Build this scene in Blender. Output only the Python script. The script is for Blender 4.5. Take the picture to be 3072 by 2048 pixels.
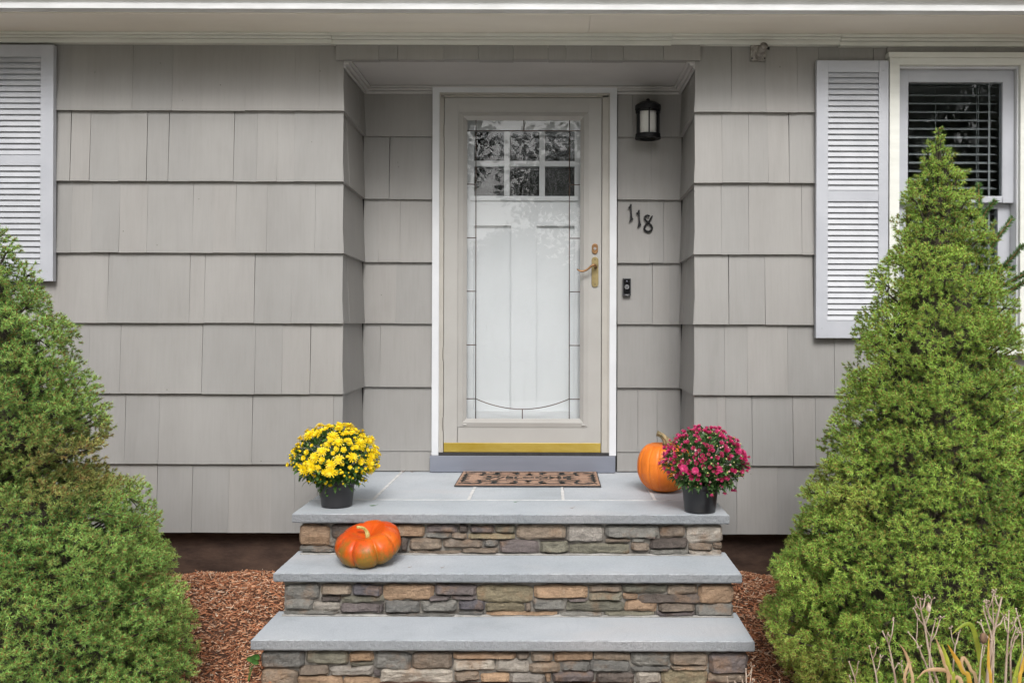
import bpy, bmesh, math, random
import numpy as np
from mathutils import Vector, Matrix, Euler, noise as mn

for o in list(bpy.data.objects): bpy.data.objects.remove(o)
scene = bpy.context.scene
COL = scene.collection
R = math.radians
random.seed(7); rng = np.random.default_rng(7)

# ------------------------------------------------------------------ camera
F = 2792.0; VX, VY = 1660.0, 970.0; ROLL = 0.0030
CAMZ = 1.459; CAMD = 4.844           # height, distance to the front wall plane (y = 0)
LAND = 0.60                          # landing height
cd = bpy.data.cameras.new('camera'); cam = bpy.data.objects.new('camera', cd); COL.objects.link(cam)
cam.location = (0, -CAMD, CAMZ)
cam.rotation_euler = (Euler((R(90), 0, 0)).to_matrix() @ Matrix.Rotation(ROLL, 3, 'Z')).to_euler()
cd.sensor_width = 36.0; cd.sensor_fit = 'HORIZONTAL'; cd.lens = 36.0 * F / 3072
cd.shift_x = (1536 - VX) / 3072; cd.shift_y = (VY - 1024) / 3072
cd.clip_start = 0.05; cd.clip_end = 500
scene.camera = cam
scene.render.engine = 'CYCLES'
scene.render.resolution_x = 1024; scene.render.resolution_y = 682

# ------------------------------------------------------------------ sky, sun, exposure
SUN = Vector((0.08, -1.0, 0.88)).normalized()
w = bpy.data.worlds.new('World'); scene.world = w; w.use_nodes = True
nt = w.node_tree; bg = nt.nodes['Background']
sky = nt.nodes.new('ShaderNodeTexSky'); sky.sky_type = 'NISHITA'; sky.sun_disc = False
sky.sun_elevation = math.asin(SUN.z); sky.sun_rotation = math.atan2(SUN.x, SUN.y)
sky.air_density = 1.0; sky.dust_density = 4.0; sky.ozone_density = 1.0
hs = nt.nodes.new('ShaderNodeHueSaturation'); hs.inputs['Saturation'].default_value = 0.22
nt.links.new(sky.outputs[0], hs.inputs['Color']); nt.links.new(hs.outputs[0], bg.inputs[0])
bg.inputs[1].default_value = 0.125
sl = bpy.data.lights.new('sun', 'SUN'); sl.energy = 1.25; sl.angle = R(20); sl.color = (1, 0.985, 0.965)
so = bpy.data.objects.new('sun', sl); COL.objects.link(so)
so.rotation_euler = (-SUN).to_track_quat('-Z', 'Y').to_euler(); so.location = (3, -8, 9)
vs = scene.view_settings; vs.view_transform = 'Standard'; vs.look = 'None'; vs.gamma = 1
vs.exposure = 0.70; vs.use_curve_mapping = False

# ------------------------------------------------------------------ helpers
def P(px, py, Y):
    "photograph pixel -> point on the plane y = Y"
    d = Y + CAMD; dx = px - VX; dy = py - VY
    return Vector(((dx + ROLL * dy) * d / F, Y, CAMZ - (dy - ROLL * dx) * d / F))
def PX(px, Y, py=970): return P(px, py, Y).x
def PZ(py, Y, px=1560): return P(px, py, Y).z
def lin(r, g=None, b=None):
    if g is None: r, g, b = r
    f = lambda c: (c / 255 / 12.92) if c / 255 <= 0.04045 else ((c / 255 + 0.055) / 1.055) ** 2.4
    return (f(r), f(g), f(b), 1)
def lerp(a, b, t): return a + (b - a) * t

class MB:
    def __init__(s): s.v = []; s.f = []
    def add(s, vs, fs):
        n = len(s.v); s.v += [tuple(p) for p in vs]; s.f += [tuple(i + n for i in f) for f in fs]; return s
    def box(s, x0, x1, y0, y1, z0, z1):
        return s.hexa([(x0, y0, z0), (x1, y0, z0), (x1, y1, z0), (x0, y1, z0), (x0, y0, z1), (x1, y0, z1), (x1, y1, z1), (x0, y1, z1)])
    def hexa(s, p):
        return s.add(p, [(3, 2, 1, 0), (4, 5, 6, 7), (0, 1, 5, 4), (1, 2, 6, 5), (2, 3, 7, 6), (3, 0, 4, 7)])
    def prism(s, poly, y0, y1):
        "poly: (x, z) seen from the front, extruded from y0 (front) to y1"
        n = len(poly)
        a = sum(poly[i][0] * poly[(i + 1) % n][1] - poly[(i + 1) % n][0] * poly[i][1] for i in range(n))
        if a < 0: poly = poly[::-1]
        vs = [(x, y0, z) for x, z in poly] + [(x, y1, z) for x, z in poly]
        fs = [tuple(range(n)), tuple(range(2 * n - 1, n - 1, -1))]
        fs += [(i, i + n, (i + 1) % n + n, (i + 1) % n) for i in range(n)]
        return s.add(vs, fs)
    def flat(s, poly, z0, z1):
        "poly: (x, y), extruded upward"
        n = len(poly)
        a = sum(poly[i][0] * poly[(i + 1) % n][1] - poly[(i + 1) % n][0] * poly[i][1] for i in range(n))
        if a < 0: poly = poly[::-1]
        vs = [(x, y, z0) for x, y in poly] + [(x, y, z1) for x, y in poly]
        fs = [tuple(range(n - 1, -1, -1)), tuple(range(n, 2 * n))]
        fs += [(i, (i + 1) % n, (i + 1) % n + n, i + n) for i in range(n)]
        return s.add(vs, fs)
    def tube(s, pts, rad, seg=8, cap=True):
        pts = [Vector(p) for p in pts]; n = len(pts)
        if not hasattr(rad, '__len__'): rad = [rad] * n
        t = (pts[1] - pts[0]).normalized()
        u = t.orthogonal().normalized(); vs = []; fs = []
        for i in range(n):
            t = (pts[min(i + 1, n - 1)] - pts[max(i - 1, 0)]).normalized()
            u = (u - t * u.dot(t)).normalized(); w_ = t.cross(u)
            for k in range(seg):
                a = 2 * math.pi * k / seg
                vs.append(pts[i] + (u * math.cos(a) + w_ * math.sin(a)) * rad[i])
        for i in range(n - 1):
            for k in range(seg):
                a = i * seg + k; b = i * seg + (k + 1) % seg
                fs.append((a, b, b + seg, a + seg))
        if cap:
            fs.append(tuple(range(seg - 1, -1, -1))); fs.append(tuple(range((n - 1) * seg, n * seg)))
        return s.add(vs, fs)
    def lathe(s, prof, seg=24, c=(0, 0, 0), close=True):
        vs = []; fs = []; n = len(prof)
        for r, z in prof:
            for k in range(seg):
                a = 2 * math.pi * k / seg
                vs.append((c[0] + r * math.cos(a), c[1] + r * math.sin(a), c[2] + z))
        for i in range(n - 1):
            for k in range(seg):
                a = i * seg + k; b = i * seg + (k + 1) % seg
                fs.append((a, b, b + seg, a + seg))
        if close:
            fs.append(tuple(range(seg - 1, -1, -1))); fs.append(tuple(range((n - 1) * seg, n * seg)))
        return s.add(vs, fs)
    def ball(s, c, r, seg=12, rings=8):
        return s.lathe([(max(1e-4, r * math.sin(math.pi * i / rings)), -r * math.cos(math.pi * i / rings)) for i in range(rings + 1)], seg, c)
    def build(s, name, mat, parent=None, smooth=False, bevel=0, origin=None, segs=2):
        me = bpy.data.meshes.new(name)
        if origin is None:
            a = np.array(s.v); lo = a.min(0); hi = a.max(0)
            origin = ((lo[0] + hi[0]) / 2, (lo[1] + hi[1]) / 2, lo[2])
        ox, oy, oz = origin
        me.from_pydata([(x - ox, y - oy, z - oz) for x, y, z in s.v], [], s.f)
        if bevel:
            bm = bmesh.new(); bm.from_mesh(me)
            bmesh.ops.remove_doubles(bm, verts=bm.verts, dist=1e-6)
            es = [e for e in bm.edges if len(e.link_faces) == 2 and e.calc_face_angle(0) > 0.5]
            bmesh.ops.bevel(bm, geom=es, offset=bevel, segments=segs, affect='EDGES', profile=0.6)
            bm.to_mesh(me); bm.free()
        if smooth: me.shade_smooth()
        me.materials.append(mat)
        return link(name, me, parent, origin)

WLOC = {}
def link(name, data, parent=None, loc=(0, 0, 0)):
    o = bpy.data.objects.new(name, data); COL.objects.link(o)
    loc = Vector(loc)
    if parent is not None:
        o.parent = parent; o.location = loc - WLOC[parent.name]
    else: o.location = loc
    WLOC[o.name] = loc
    return o
def tag(o, label, cat=None, group=None, kind=None):
    o['label'] = label
    if cat: o['category'] = cat
    if group: o['group'] = group
    if kind: o['kind'] = kind
    return o
def thing(name, label, cat, loc, group=None):
    return tag(link(name, None, None, loc), label, cat, group)
def struct(o, label=None):
    o['kind'] = 'structure'
    if label: o['label'] = label
    return o
def np_mesh(name, verts, faces, mat, parent=None, origin=(0, 0, 0), colors=None, smooth=False):
    "faces: (n, k) int array"
    me = bpy.data.meshes.new(name)
    verts = np.asarray(verts, dtype=np.float32) - np.array(origin, dtype=np.float32)
    faces = np.asarray(faces, dtype=np.int32); n, k = faces.shape
    me.vertices.add(len(verts)); me.vertices.foreach_set('co', verts.ravel())
    me.loops.add(n * k); me.loops.foreach_set('vertex_index', faces.ravel())
    me.polygons.add(n); me.polygons.foreach_set('loop_start', np.arange(0, n * k, k, dtype=np.int32))
    me.update(calc_edges=True)
    if colors is not None:
        ca = me.color_attributes.new('Col', 'FLOAT_COLOR', 'POINT')
        c = np.ones((len(verts), 4), dtype=np.float32); c[:, :3] = colors
        ca.data.foreach_set('color', c.ravel())
    if smooth: me.shade_smooth()
    me.materials.append(mat)
    return link(name, me, parent, origin)
def text_mesh(s, size, depth, bold=0.0):
    cu = bpy.data.curves.new('lettering', 'FONT'); cu.body = s; cu.size = size; cu.extrude = depth; cu.offset = bold
    cu.align_x = 'CENTER'; cu.align_y = 'CENTER'
    o = bpy.data.objects.new('lettering', cu); COL.objects.link(o)
    me = bpy.data.meshes.new_from_object(o.evaluated_get(bpy.context.evaluated_depsgraph_get()))
    bpy.data.objects.remove(o); bpy.data.curves.remove(cu)
    return me

# ------------------------------------------------------------------ materials
def new_mat(name):
    m = bpy.data.materials.new(name); m.use_nodes = True
    n = m.node_tree; b = n.nodes['Principled BSDF']
    return m, n, b
def nz(n, scale, detail=4, rough=0.55, stretch=(1, 1, 1), coord='pos', distort=0):
    if coord == 'pos': g = n.nodes.new('ShaderNodeNewGeometry'); out = g.outputs['Position']
    else: g = n.nodes.new('ShaderNodeTexCoord'); out = g.outputs['Object']
    mp = n.nodes.new('ShaderNodeMapping'); mp.inputs['Scale'].default_value = stretch
    t = n.nodes.new('ShaderNodeTexNoise'); t.inputs['Scale'].default_value = scale
    t.inputs['Detail'].default_value = detail; t.inputs['Roughness'].default_value = rough; t.inputs['Distortion'].default_value = distort
    n.links.new(out, mp.inputs[0]); n.links.new(mp.outputs[0], t.inputs['Vector'])
    return t.outputs['Fac']
def ramp(n, fac, stops):
    r = n.nodes.new('ShaderNodeValToRGB'); e = r.color_ramp.elements
    while len(e) < len(stops): e.new(0.5)
    for i, (p, c) in enumerate(stops): e[i].position = p; e[i].color = c
    n.links.new(fac, r.inputs[0]); return r.outputs[0]
def mixc(n, fac, a, b, mode='MIX'):
    m = n.nodes.new('ShaderNodeMix'); m.data_type = 'RGBA'; m.blend_type = mode
    for i, v in ((0, fac), (6, a), (7, b)):
        if isinstance(v, bpy.types.NodeSocket): n.links.new(v, m.inputs[i])
        else: m.inputs[i].default_value = v
    return m.outputs[2]
def bump(n, b, h, strength, dist=0.01):
    bp = n.nodes.new('ShaderNodeBump'); bp.inputs['Strength'].default_value = strength; bp.inputs['Distance'].default_value = dist
    n.links.new(h, bp.inputs['Height']); n.links.new(bp.outputs[0], b.inputs['Normal'])
    return bp
def pm(name, c1, c2=None, scale=6, stretch=(1, 1, 1), rough=0.6, metal=0, bs=0, bscale=40, bdist=0.004, bstretch=None, orand=0, detail=5, coord='pos', spec=0.5, p0=0.35, p1=0.65):
    m, n, b = new_mat(name)
    b.inputs['Roughness'].default_value = rough; b.inputs['Metallic'].default_value = metal
    b.inputs['Specular IOR Level'].default_value = spec
    c = c1
    if c2 is not None: c = ramp(n, nz(n, scale, detail, 0.6, stretch, coord), [(p0, c1), (p1, c2)])
    if orand:
        oi = n.nodes.new('ShaderNodeObjectInfo')
        rr = ramp(n, oi.outputs['Random'], [(0, (1 - orand,) * 3 + (1,)), (1, (1 + orand,) * 3 + (1,))])
        c = mixc(n, 1.0, c, rr, 'MULTIPLY')
    if isinstance(c, bpy.types.NodeSocket): n.links.new(c, b.inputs['Base Color'])
    else: b.inputs['Base Color'].default_value = c
    if bs: bump(n, b, nz(n, bscale, 6, 0.65, bstretch or stretch, coord), bs, bdist)
    return m
def glass_mat(name, ior=1.5, tint=(0.985, 0.988, 0.99, 1), wav=0.25, wscale=9, gloss=0.0):
    m = bpy.data.materials.new(name); m.use_nodes = True; n = m.node_tree
    n.nodes.remove(n.nodes['Principled BSDF']); out = n.nodes['Material Output']
    tr = n.nodes.new('ShaderNodeBsdfTransparent'); tr.inputs[0].default_value = tint
    gl = n.nodes.new('ShaderNodeBsdfGlossy'); gl.inputs['Roughness'].default_value = gloss
    fr = n.nodes.new('ShaderNodeFresnel'); ge = n.nodes.new('ShaderNodeNewGeometry')
    mr = n.nodes.new('ShaderNodeMapRange'); mr.inputs[3].default_value = ior; mr.inputs[4].default_value = 1 / ior
    n.links.new(ge.outputs['Backfacing'], mr.inputs[0]); n.links.new(mr.outputs[0], fr.inputs[0])
    mx = n.nodes.new('ShaderNodeMixShader')
    bp = n.nodes.new('ShaderNodeBump'); bp.inputs['Strength'].default_value = wav; bp.inputs['Distance'].default_value = 0.02
    n.links.new(nz(n, wscale, 3, 0.55, (1, 1, 0.6)), bp.inputs['Height'])
    n.links.new(bp.outputs[0], gl.inputs['Normal'])
    n.links.new(fr.outputs[0], mx.inputs[0]); n.links.new(tr.outputs[0], mx.inputs[1]); n.links.new(gl.outputs[0], mx.inputs[2])
    n.links.new(mx.outputs[0], out.inputs[0]); return m
def vcol_mat(name, rough=0.55, trans=0.15, spec=0.3, var=0.0):
    m, n, b = new_mat(name)
    a = n.nodes.new('ShaderNodeVertexColor'); a.layer_name = 'Col'; c = a.outputs[0]
    if var: c = mixc(n, 1.0, c, ramp(n, nz(n, 7, 3), [(0.3, (1 - var,) * 3 + (1,)), (0.7, (1 + var,) * 3 + (1,))]), 'MULTIPLY')
    n.links.new(c, b.inputs['Base Color']); b.inputs['Roughness'].default_value = rough
    b.inputs['Specular IOR Level'].default_value = spec
    if trans:
        tl = n.nodes.new('ShaderNodeBsdfTranslucent'); n.links.new(c, tl.inputs[0])
        mx = n.nodes.new('ShaderNodeMixShader'); mx.inputs[0].default_value = trans
        n.links.new(b.outputs[0], mx.inputs[1]); n.links.new(tl.outputs[0], mx.inputs[2])
        n.links.new(mx.outputs[0], n.nodes['Material Output'].inputs[0])
    return m
def leafmat(name, c1, c2, rough=0.5, trans=0.2, scale=60):
    m, n, b = new_mat(name)
    c = ramp(n, nz(n, scale, 3), [(0.3, c1), (0.7, c2)])
    n.links.new(c, b.inputs['Base Color']); b.inputs['Roughness'].default_value = rough
    tl = n.nodes.new('ShaderNodeBsdfTranslucent'); n.links.new(c, tl.inputs[0])
    mx = n.nodes.new('ShaderNodeMixShader'); mx.inputs[0].default_value = trans
    n.links.new(b.outputs[0], mx.inputs[1]); n.links.new(tl.outputs[0], mx.inputs[2])
    n.links.new(mx.outputs[0], n.nodes['Material Output'].inputs[0]); return m

def shingle_mat():
    m, n, b = new_mat('painted_shingle')
    c = ramp(n, nz(n, 3.0, 5, 0.6, (1, 1, 0.5)), [(0.3, (0.248, 0.240, 0.229, 1)), (0.7, (0.284, 0.276, 0.264, 1))])
    st = ramp(n, nz(n, 1.0, 6, 0.7, (70, 70, 2.0)), [(0.3, (0.95, 0.95, 0.95, 1)), (0.5, (1, 1, 1, 1)), (0.75, (1.03, 1.03, 1.03, 1))])
    c = mixc(n, 1.0, c, st, 'MULTIPLY')
    oi = n.nodes.new('ShaderNodeObjectInfo')
    c = mixc(n, 1.0, c, ramp(n, oi.outputs['Random'], [(0, (0.945, 0.95, 0.955, 1)), (0.6, (1.0, 1.0, 1.0, 1)), (1, (1.045, 1.035, 1.03, 1))]), 'MULTIPLY')
    wear = ramp(n, nz(n, 1.0, 5, 0.65, (9, 9, 1.6), distort=0.6), [(0.28, (0.955, 0.953, 0.95, 1)), (0.5, (1, 1, 1, 1)), (0.78, (1.025, 1.025, 1.03, 1))])
    c = mixc(n, 1.0, c, wear, 'MULTIPLY')
    # small nail dimples and specks
    g = n.nodes.new('ShaderNodeNewGeometry'); vo = n.nodes.new('ShaderNodeTexVoronoi'); vo.inputs['Scale'].default_value = 9
    n.links.new(g.outputs['Position'], vo.inputs['Vector'])
    sp = ramp(n, vo.outputs['Distance'], [(0.022, (0.5, 0.48, 0.45, 1)), (0.034, (1, 1, 1, 1))])
    c = mixc(n, 1.0, c, sp, 'MULTIPLY')
    n.links.new(c, b.inputs['Base Color']); b.inputs['Roughness'].default_value = 0.55; b.inputs['Specular IOR Level'].default_value = 0.35
    bump(n, b, nz(n, 1.0, 5, 0.6, (90, 90, 3)), 0.16, 0.004)
    return m
M = {}
M['shingle'] = shingle_mat()
M['backing'] = pm('felt_backing', (0.03, 0.028, 0.026, 1), (0.05, 0.045, 0.04, 1))
M['white'] = pm('white_trim_paint', (0.54, 0.55, 0.57, 1), (0.60, 0.61, 0.63, 1), 5, rough=0.4, bs=0.06, bscale=30)
M['cream'] = pm('cream_trim_paint', (0.60, 0.605, 0.56, 1), (0.67, 0.675, 0.63, 1), 4, (1, 1, 6), rough=0.45, bs=0.12, bscale=18, bstretch=(0.5, 1, 8))
M['soffit'] = pm('soffit_paint', (0.74, 0.70, 0.62, 1), (0.80, 0.76, 0.68, 1), 2.2, (0.5, 2, 1), rough=0.6, bs=0.1, bscale=14, bstretch=(0.6, 3, 1))
M['gutter'] = pm('gutter_aluminium', (0.56, 0.565, 0.56, 1), (0.68, 0.685, 0.69, 1), 7, (0.6, 1, 3), rough=0.35, bs=0.05, bscale=12)
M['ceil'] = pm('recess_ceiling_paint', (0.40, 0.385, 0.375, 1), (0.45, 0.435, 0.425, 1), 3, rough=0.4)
M['shutter'] = pm('shutter_paint', (0.37, 0.382, 0.415, 1), (0.42, 0.432, 0.465, 1), 5, rough=0.4, bs=0.05, bscale=60, bstretch=(1, 1, 0.2))
M['slat'] = pm('shutter_slat_paint', (0.36, 0.37, 0.395, 1), (0.42, 0.43, 0.455, 1), 9, rough=0.4)
M['storm'] = pm('storm_door_enamel', (0.345, 0.334, 0.315, 1), (0.375, 0.364, 0.345, 1), 4, rough=0.32)
M['jamb'] = pm('jamb_paint', (0.355, 0.335, 0.30, 1), (0.395, 0.375, 0.34, 1), 8, rough=0.4)
M['door'] = pm('white_door_paint', (0.53, 0.55, 0.56, 1), (0.56, 0.58, 0.59, 1), 3, rough=0.35)
M['brass'] = pm('antique_brass', (0.20, 0.155, 0.065, 1), (0.28, 0.22, 0.10, 1), 25, rough=0.5, metal=0.5)
M['bronze'] = pm('lever_bronze', (0.20, 0.105, 0.045, 1), (0.28, 0.155, 0.065, 1), 30, rough=0.4, metal=0.6)
def kick_mat():
    m, n, b = new_mat('brass_kick_plate')
    c = ramp(n, nz(n, 3, 5, 0.6, (1, 1, 3)), [(0.3, (0.42, 0.29, 0.035, 1)), (0.7, (0.60, 0.46, 0.13, 1))])
    n.links.new(c, b.inputs['Base Color']); b.inputs['Metallic'].default_value = 0.75
    n.links.new(ramp(n, nz(n, 9, 5, 0.7, (1, 1, 4)), [(0.35, (0.28,) * 3 + (1,)), (0.7, (0.5,) * 3 + (1,))]), b.inputs['Roughness'])
    return m
M['kick'] = kick_mat()
M['caming'] = pm('copper_caming', (0.04, 0.021, 0.013, 1), (0.095, 0.05, 0.028, 1), 30, rough=0.45, metal=0.4)
M['black'] = pm('black_metal', (0.005, 0.005, 0.006, 1), (0.010, 0.010, 0.011, 1), 20, rough=0.5, spec=0.25)
M['rubber'] = pm('black_rubber', (0.012, 0.012, 0.014, 1), (0.028, 0.027, 0.028, 1), 30, rough=0.7)
M['frost'] = pm('frosted_glass', (0.66, 0.66, 0.63, 1), (0.74, 0.74, 0.71, 1), 12, rough=0.35)
def sill_mat():
    m, n, b = new_mat('blue_grey_sill_paint')
    c = ramp(n, nz(n, 4, 4, 0.6, (0.5, 1, 3)), [(0.3, (0.145, 0.158, 0.195, 1)), (0.7, (0.175, 0.188, 0.225, 1))])
    chips = ramp(n, nz(n, 55, 5, 0.75), [(0.73, (0, 0, 0, 1)), (0.76, (1, 1, 1, 1))])
    c = mixc(n, chips, c, (0.55, 0.47, 0.42, 1))
    n.links.new(c, b.inputs['Base Color']); b.inputs['Roughness'].default_value = 0.45; return m
M['sill'] = sill_mat()
M['glass'] = glass_mat('storm_glass', 1.45, wav=0.012, wscale=5)
M['pane'] = glass_mat('old_pane_glass', 1.5, (0.75, 0.78, 0.78, 1), wav=0.16, wscale=22)
M['wglass'] = glass_mat('window_glass', 1.5, (0.85, 0.87, 0.87, 1), wav=0.05, wscale=6)
M['blind'] = pm('blind_slat', (0.30, 0.31, 0.32, 1), rough=0.5)
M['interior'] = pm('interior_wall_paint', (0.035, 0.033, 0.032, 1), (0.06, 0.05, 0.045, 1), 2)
M['concrete'] = pm('foundation_concrete', (0.034, 0.018, 0.012, 1), (0.085, 0.050, 0.034, 1), 9, (0.7, 1, 2), rough=0.9, bs=0.5, bscale=40)
M['roof'] = pm('asphalt_roof', (0.05, 0.05, 0.05, 1), (0.08, 0.08, 0.08, 1), 40, rough=0.95)
def stone_slab_mat():
    m, n, b = new_mat('bluestone')
    c = ramp(n, nz(n, 2.3, 6, 0.6), [(0.25, (0.35, 0.375, 0.405, 1)), (0.45, (0.445, 0.475, 0.512, 1)), (0.78, (0.545, 0.565, 0.598, 1))])
    warm = ramp(n, nz(n, 1.3, 4, 0.6, (1, 2, 2)), [(0.55, (0, 0, 0, 1)), (0.75, (0.6, 0.6, 0.6, 1))])
    c = mixc(n, warm, c, (0.53, 0.51, 0.515, 1))
    # dried water marks
    wv = ramp(n, nz(n, 1.8, 3, 0.5, (1.6, 1, 1), distort=1.2), [(0.487, (1, 1, 1, 1)), (0.5, (0.955, 0.955, 0.96, 1)), (0.513, (1, 1, 1, 1))])
    c = mixc(n, 1.0, c, wv, 'MULTIPLY')
    oi = n.nodes.new('ShaderNodeObjectInfo')
    c = mixc(n, 1.0, c, ramp(n, oi.outputs['Random'], [(0, (0.93, 0.95, 0.95, 1)), (1, (1.04, 1.03, 1.02, 1))]), 'MULTIPLY')
    sp = ramp(n, nz(n, 160, 4, 0.7), [(0.3, (0.84, 0.84, 0.84, 1)), (0.7, (1.09, 1.09, 1.09, 1))])
    c = mixc(n, 1.0, c, sp, 'MULTIPLY')
    dirt = ramp(n, nz(n, 38, 6, 0.8), [(0.66, (0, 0, 0, 1)), (0.74, (0.45, 0.45, 0.45, 1))])
    c = mixc(n, dirt, c, (0.27, 0.26, 0.245, 1))
    # the split edge is a darker, rougher grey than the honed top
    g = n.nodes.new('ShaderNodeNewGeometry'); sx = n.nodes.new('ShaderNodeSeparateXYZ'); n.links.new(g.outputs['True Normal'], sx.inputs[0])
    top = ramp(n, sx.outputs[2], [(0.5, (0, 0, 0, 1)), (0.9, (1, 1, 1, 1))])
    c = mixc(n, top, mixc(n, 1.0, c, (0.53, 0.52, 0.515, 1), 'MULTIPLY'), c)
    n.links.new(c, b.inputs['Base Color']); b.inputs['Roughness'].default_value = 0.6
    h = mixc(n, top, nz(n, 60, 6, 0.7), mixc(n, 0.85, nz(n, 60, 4, 0.6), (0.5, 0.5, 0.5, 1)))
    bump(n, b, h, 0.9, 0.012)
    return m
M['bluestone'] = stone_slab_mat()
M['mortar'] = pm('mortar', (0.085, 0.075, 0.065, 1), (0.27, 0.25, 0.22, 1), 16, rough=0.95, bs=0.7, bscale=90)
M['fillet'] = pm('mortar_fillet', (0.24, 0.23, 0.21, 1), (0.38, 0.365, 0.345, 1), 20, rough=0.95, bs=0.6, bscale=120)
M['joint'] = pm('white_joint', (0.50, 0.495, 0.485, 1), (0.68, 0.67, 0.66, 1), 20, rough=0.9, bs=0.4, bscale=120)
SC = {'t': (0.235, 0.190, 0.148), 'o': (0.335, 0.230, 0.150), 'g': (0.190, 0.184, 0.168), 'p': (0.150, 0.128, 0.124), 'b': (0.100, 0.094, 0.104),
      'n': (0.188, 0.178, 0.138), 'y': (0.235, 0.200, 0.132), 'w': (0.37, 0.335, 0.29), 'd': (0.105, 0.088, 0.078)}
def stone_mat(k):
    c = SC[k]; m, n, b = new_mat('fieldstone_' + k)
    oi = n.nodes.new('ShaderNodeObjectInfo')
    hi = tuple(min(1, v * 1.45) for v in c) + (1,); lo = tuple(v * 0.62 for v in c) + (1,)
    col = ramp(n, nz(n, 11, 6, 0.65, (1, 1, 2.2)), [(0.25, lo), (0.5, c + (1,)), (0.78, hi)])
    rust = ramp(n, nz(n, 9, 6, 0.65), [(0.52, (0, 0, 0, 1)), (0.70, (0.65, 0.65, 0.65, 1))])
    col = mixc(n, rust, col, (0.27, 0.165, 0.095, 1))
    eff = ramp(n, nz(n, 5, 5, 0.65, (1, 1, 0.6)), [(0.63, (0, 0, 0, 1)), (0.78, (0.6, 0.6, 0.6, 1))])
    col = mixc(n, eff, col, (0.48, 0.46, 0.43, 1))
    col = mixc(n, 1.0, col, ramp(n, oi.outputs['Random'], [(0, (0.8, 0.8, 0.82, 1)), (1, (1.2, 1.18, 1.15, 1))]), 'MULTIPLY')
    fine = ramp(n, nz(n, 130, 4, 0.7), [(0.3, (0.8, 0.8, 0.8, 1)), (0.7, (1.15, 1.15, 1.15, 1))])
    col = mixc(n, 1.0, col, fine, 'MULTIPLY')
    n.links.new(col, b.inputs['Base Color']); b.inputs['Roughness'].default_value = 0.85; b.inputs['Specular IOR Level'].default_value = 0.25
    bump(n, b, nz(n, 45, 7, 0.7, (1, 1, 1.8)), 1.0, 0.014)
    return m
for k in SC: M['stone_' + k] = stone_mat(k)
M['needle'] = vcol_mat('spruce_needles', 0.5, 0.12, 0.35)
M['vleaf'] = vcol_mat('vertex_leaf', 0.5, 0.22, 0.4)
M['chips'] = vcol_mat('mulch_chips', 0.85, 0, 0.2)
M['bark'] = pm('spruce_bark', (0.05, 0.033, 0.022, 1), (0.09, 0.065, 0.045, 1), 30, rough=0.9)
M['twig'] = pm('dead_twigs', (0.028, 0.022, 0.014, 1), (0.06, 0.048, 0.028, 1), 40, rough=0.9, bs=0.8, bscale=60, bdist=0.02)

# ------------------------------------------------------------------ ground, path, lawn
def gz(x, y):
    t = min(1, max(0, (y + 1.35) / 1.05)); t = t * t * (3 - 2 * t)
    base = 0.015 + 0.215 * t
    g_ = min(1, max(0, (y + 0.30) / 0.24)); base -= 0.13 * g_ * g_ * (3 - 2 * g_) * (1 if y < 1 else 0)  # trench along the wall, shaped to hold a dark band of shade
    bed = min(1, max(0, (y + 3.0) / 0.5)) * (1 if abs(x) < 9 else 0)
    return base + bed * (0.02 * mn.noise(Vector((x * 3, y * 3, 1))) + 0.012 * mn.noise(Vector((x * 9, y * 9, 4))))
def axis(a, b, da, lo, hi):
    v = list(np.arange(a, b + 1e-6, da)); s = da
    x = b
    while x < hi: s *= 1.5; x += s; v.append(x)
    x = a; s = da
    while x > lo: s *= 1.5; x -= s; v.insert(0, x)
    return v
gx = axis(-4.5, 4.5, 0.06, -160, 160); gy = axis(-3.4, 0.5, 0.06, -160, 160)
gv = [(x, y, gz(x, y)) for y in gy for x in gx]; nx = len(gx)
gf = [(j * nx + i, j * nx + i + 1, (j + 1) * nx + i + 1, (j + 1) * nx + i) for j in range(len(gy) - 1) for i in range(nx - 1)]
def ground_mat():
    m, n, b = new_mat('mulch_and_lawn')
    mul = ramp(n, nz(n, 60, 6, 0.7, (1, 1, 1)), [(0.3, (0.05, 0.02, 0.012, 1)), (0.55, (0.15, 0.07, 0.04, 1)), (0.75, (0.28, 0.16, 0.10, 1))])
    law = ramp(n, nz(n, 3, 8, 0.7), [(0.3, (0.10, 0.12, 0.05, 1)), (0.7, (0.17, 0.18, 0.08, 1))])
    g = n.nodes.new('ShaderNodeNewGeometry'); sx = n.nodes.new('ShaderNodeSeparateXYZ'); n.links.new(g.outputs['Position'], sx.inputs[0])
    mr = n.nodes.new('ShaderNodeMapRange'); mr.inputs[1].default_value = -3.1; mr.inputs[2].default_value = -2.9
    n.links.new(sx.outputs[1], mr.inputs[0])
    c = mixc(n, mr.outputs[0], law, mul)
    n.links.new(c, b.inputs['Base Color']); b.inputs['Roughness'].default_value = 0.95
    bump(n, b, nz(n, 90, 6, 0.7), 1.0, 0.02); return m
struct(MB().add(gv, gf).build('ground', ground_mat(), smooth=True, origin=(0, 0, 0)), 'red brown mulch bed and lawn in front of the house')
pp = MB().flat([(-1.15, -1.24), (-1.15, -3.3), (-5.5, -3.3), (-5.5, -11), (5.5, -11), (5.5, -3.3), (0.77, -3.3), (0.77, -1.24)], -0.1, 0.055)  # unseen pale paving, added to bounce light up at soffit and wall
struct(pp.build('bounce_paving', pm('bounce_concrete', (0.60, 0.575, 0.53, 1), (0.70, 0.675, 0.63, 1), 5, rough=0.9, bs=0.3, bscale=60), bevel=0.01), 'unseen pale walk and forecourt added to bounce light at the house')

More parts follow.
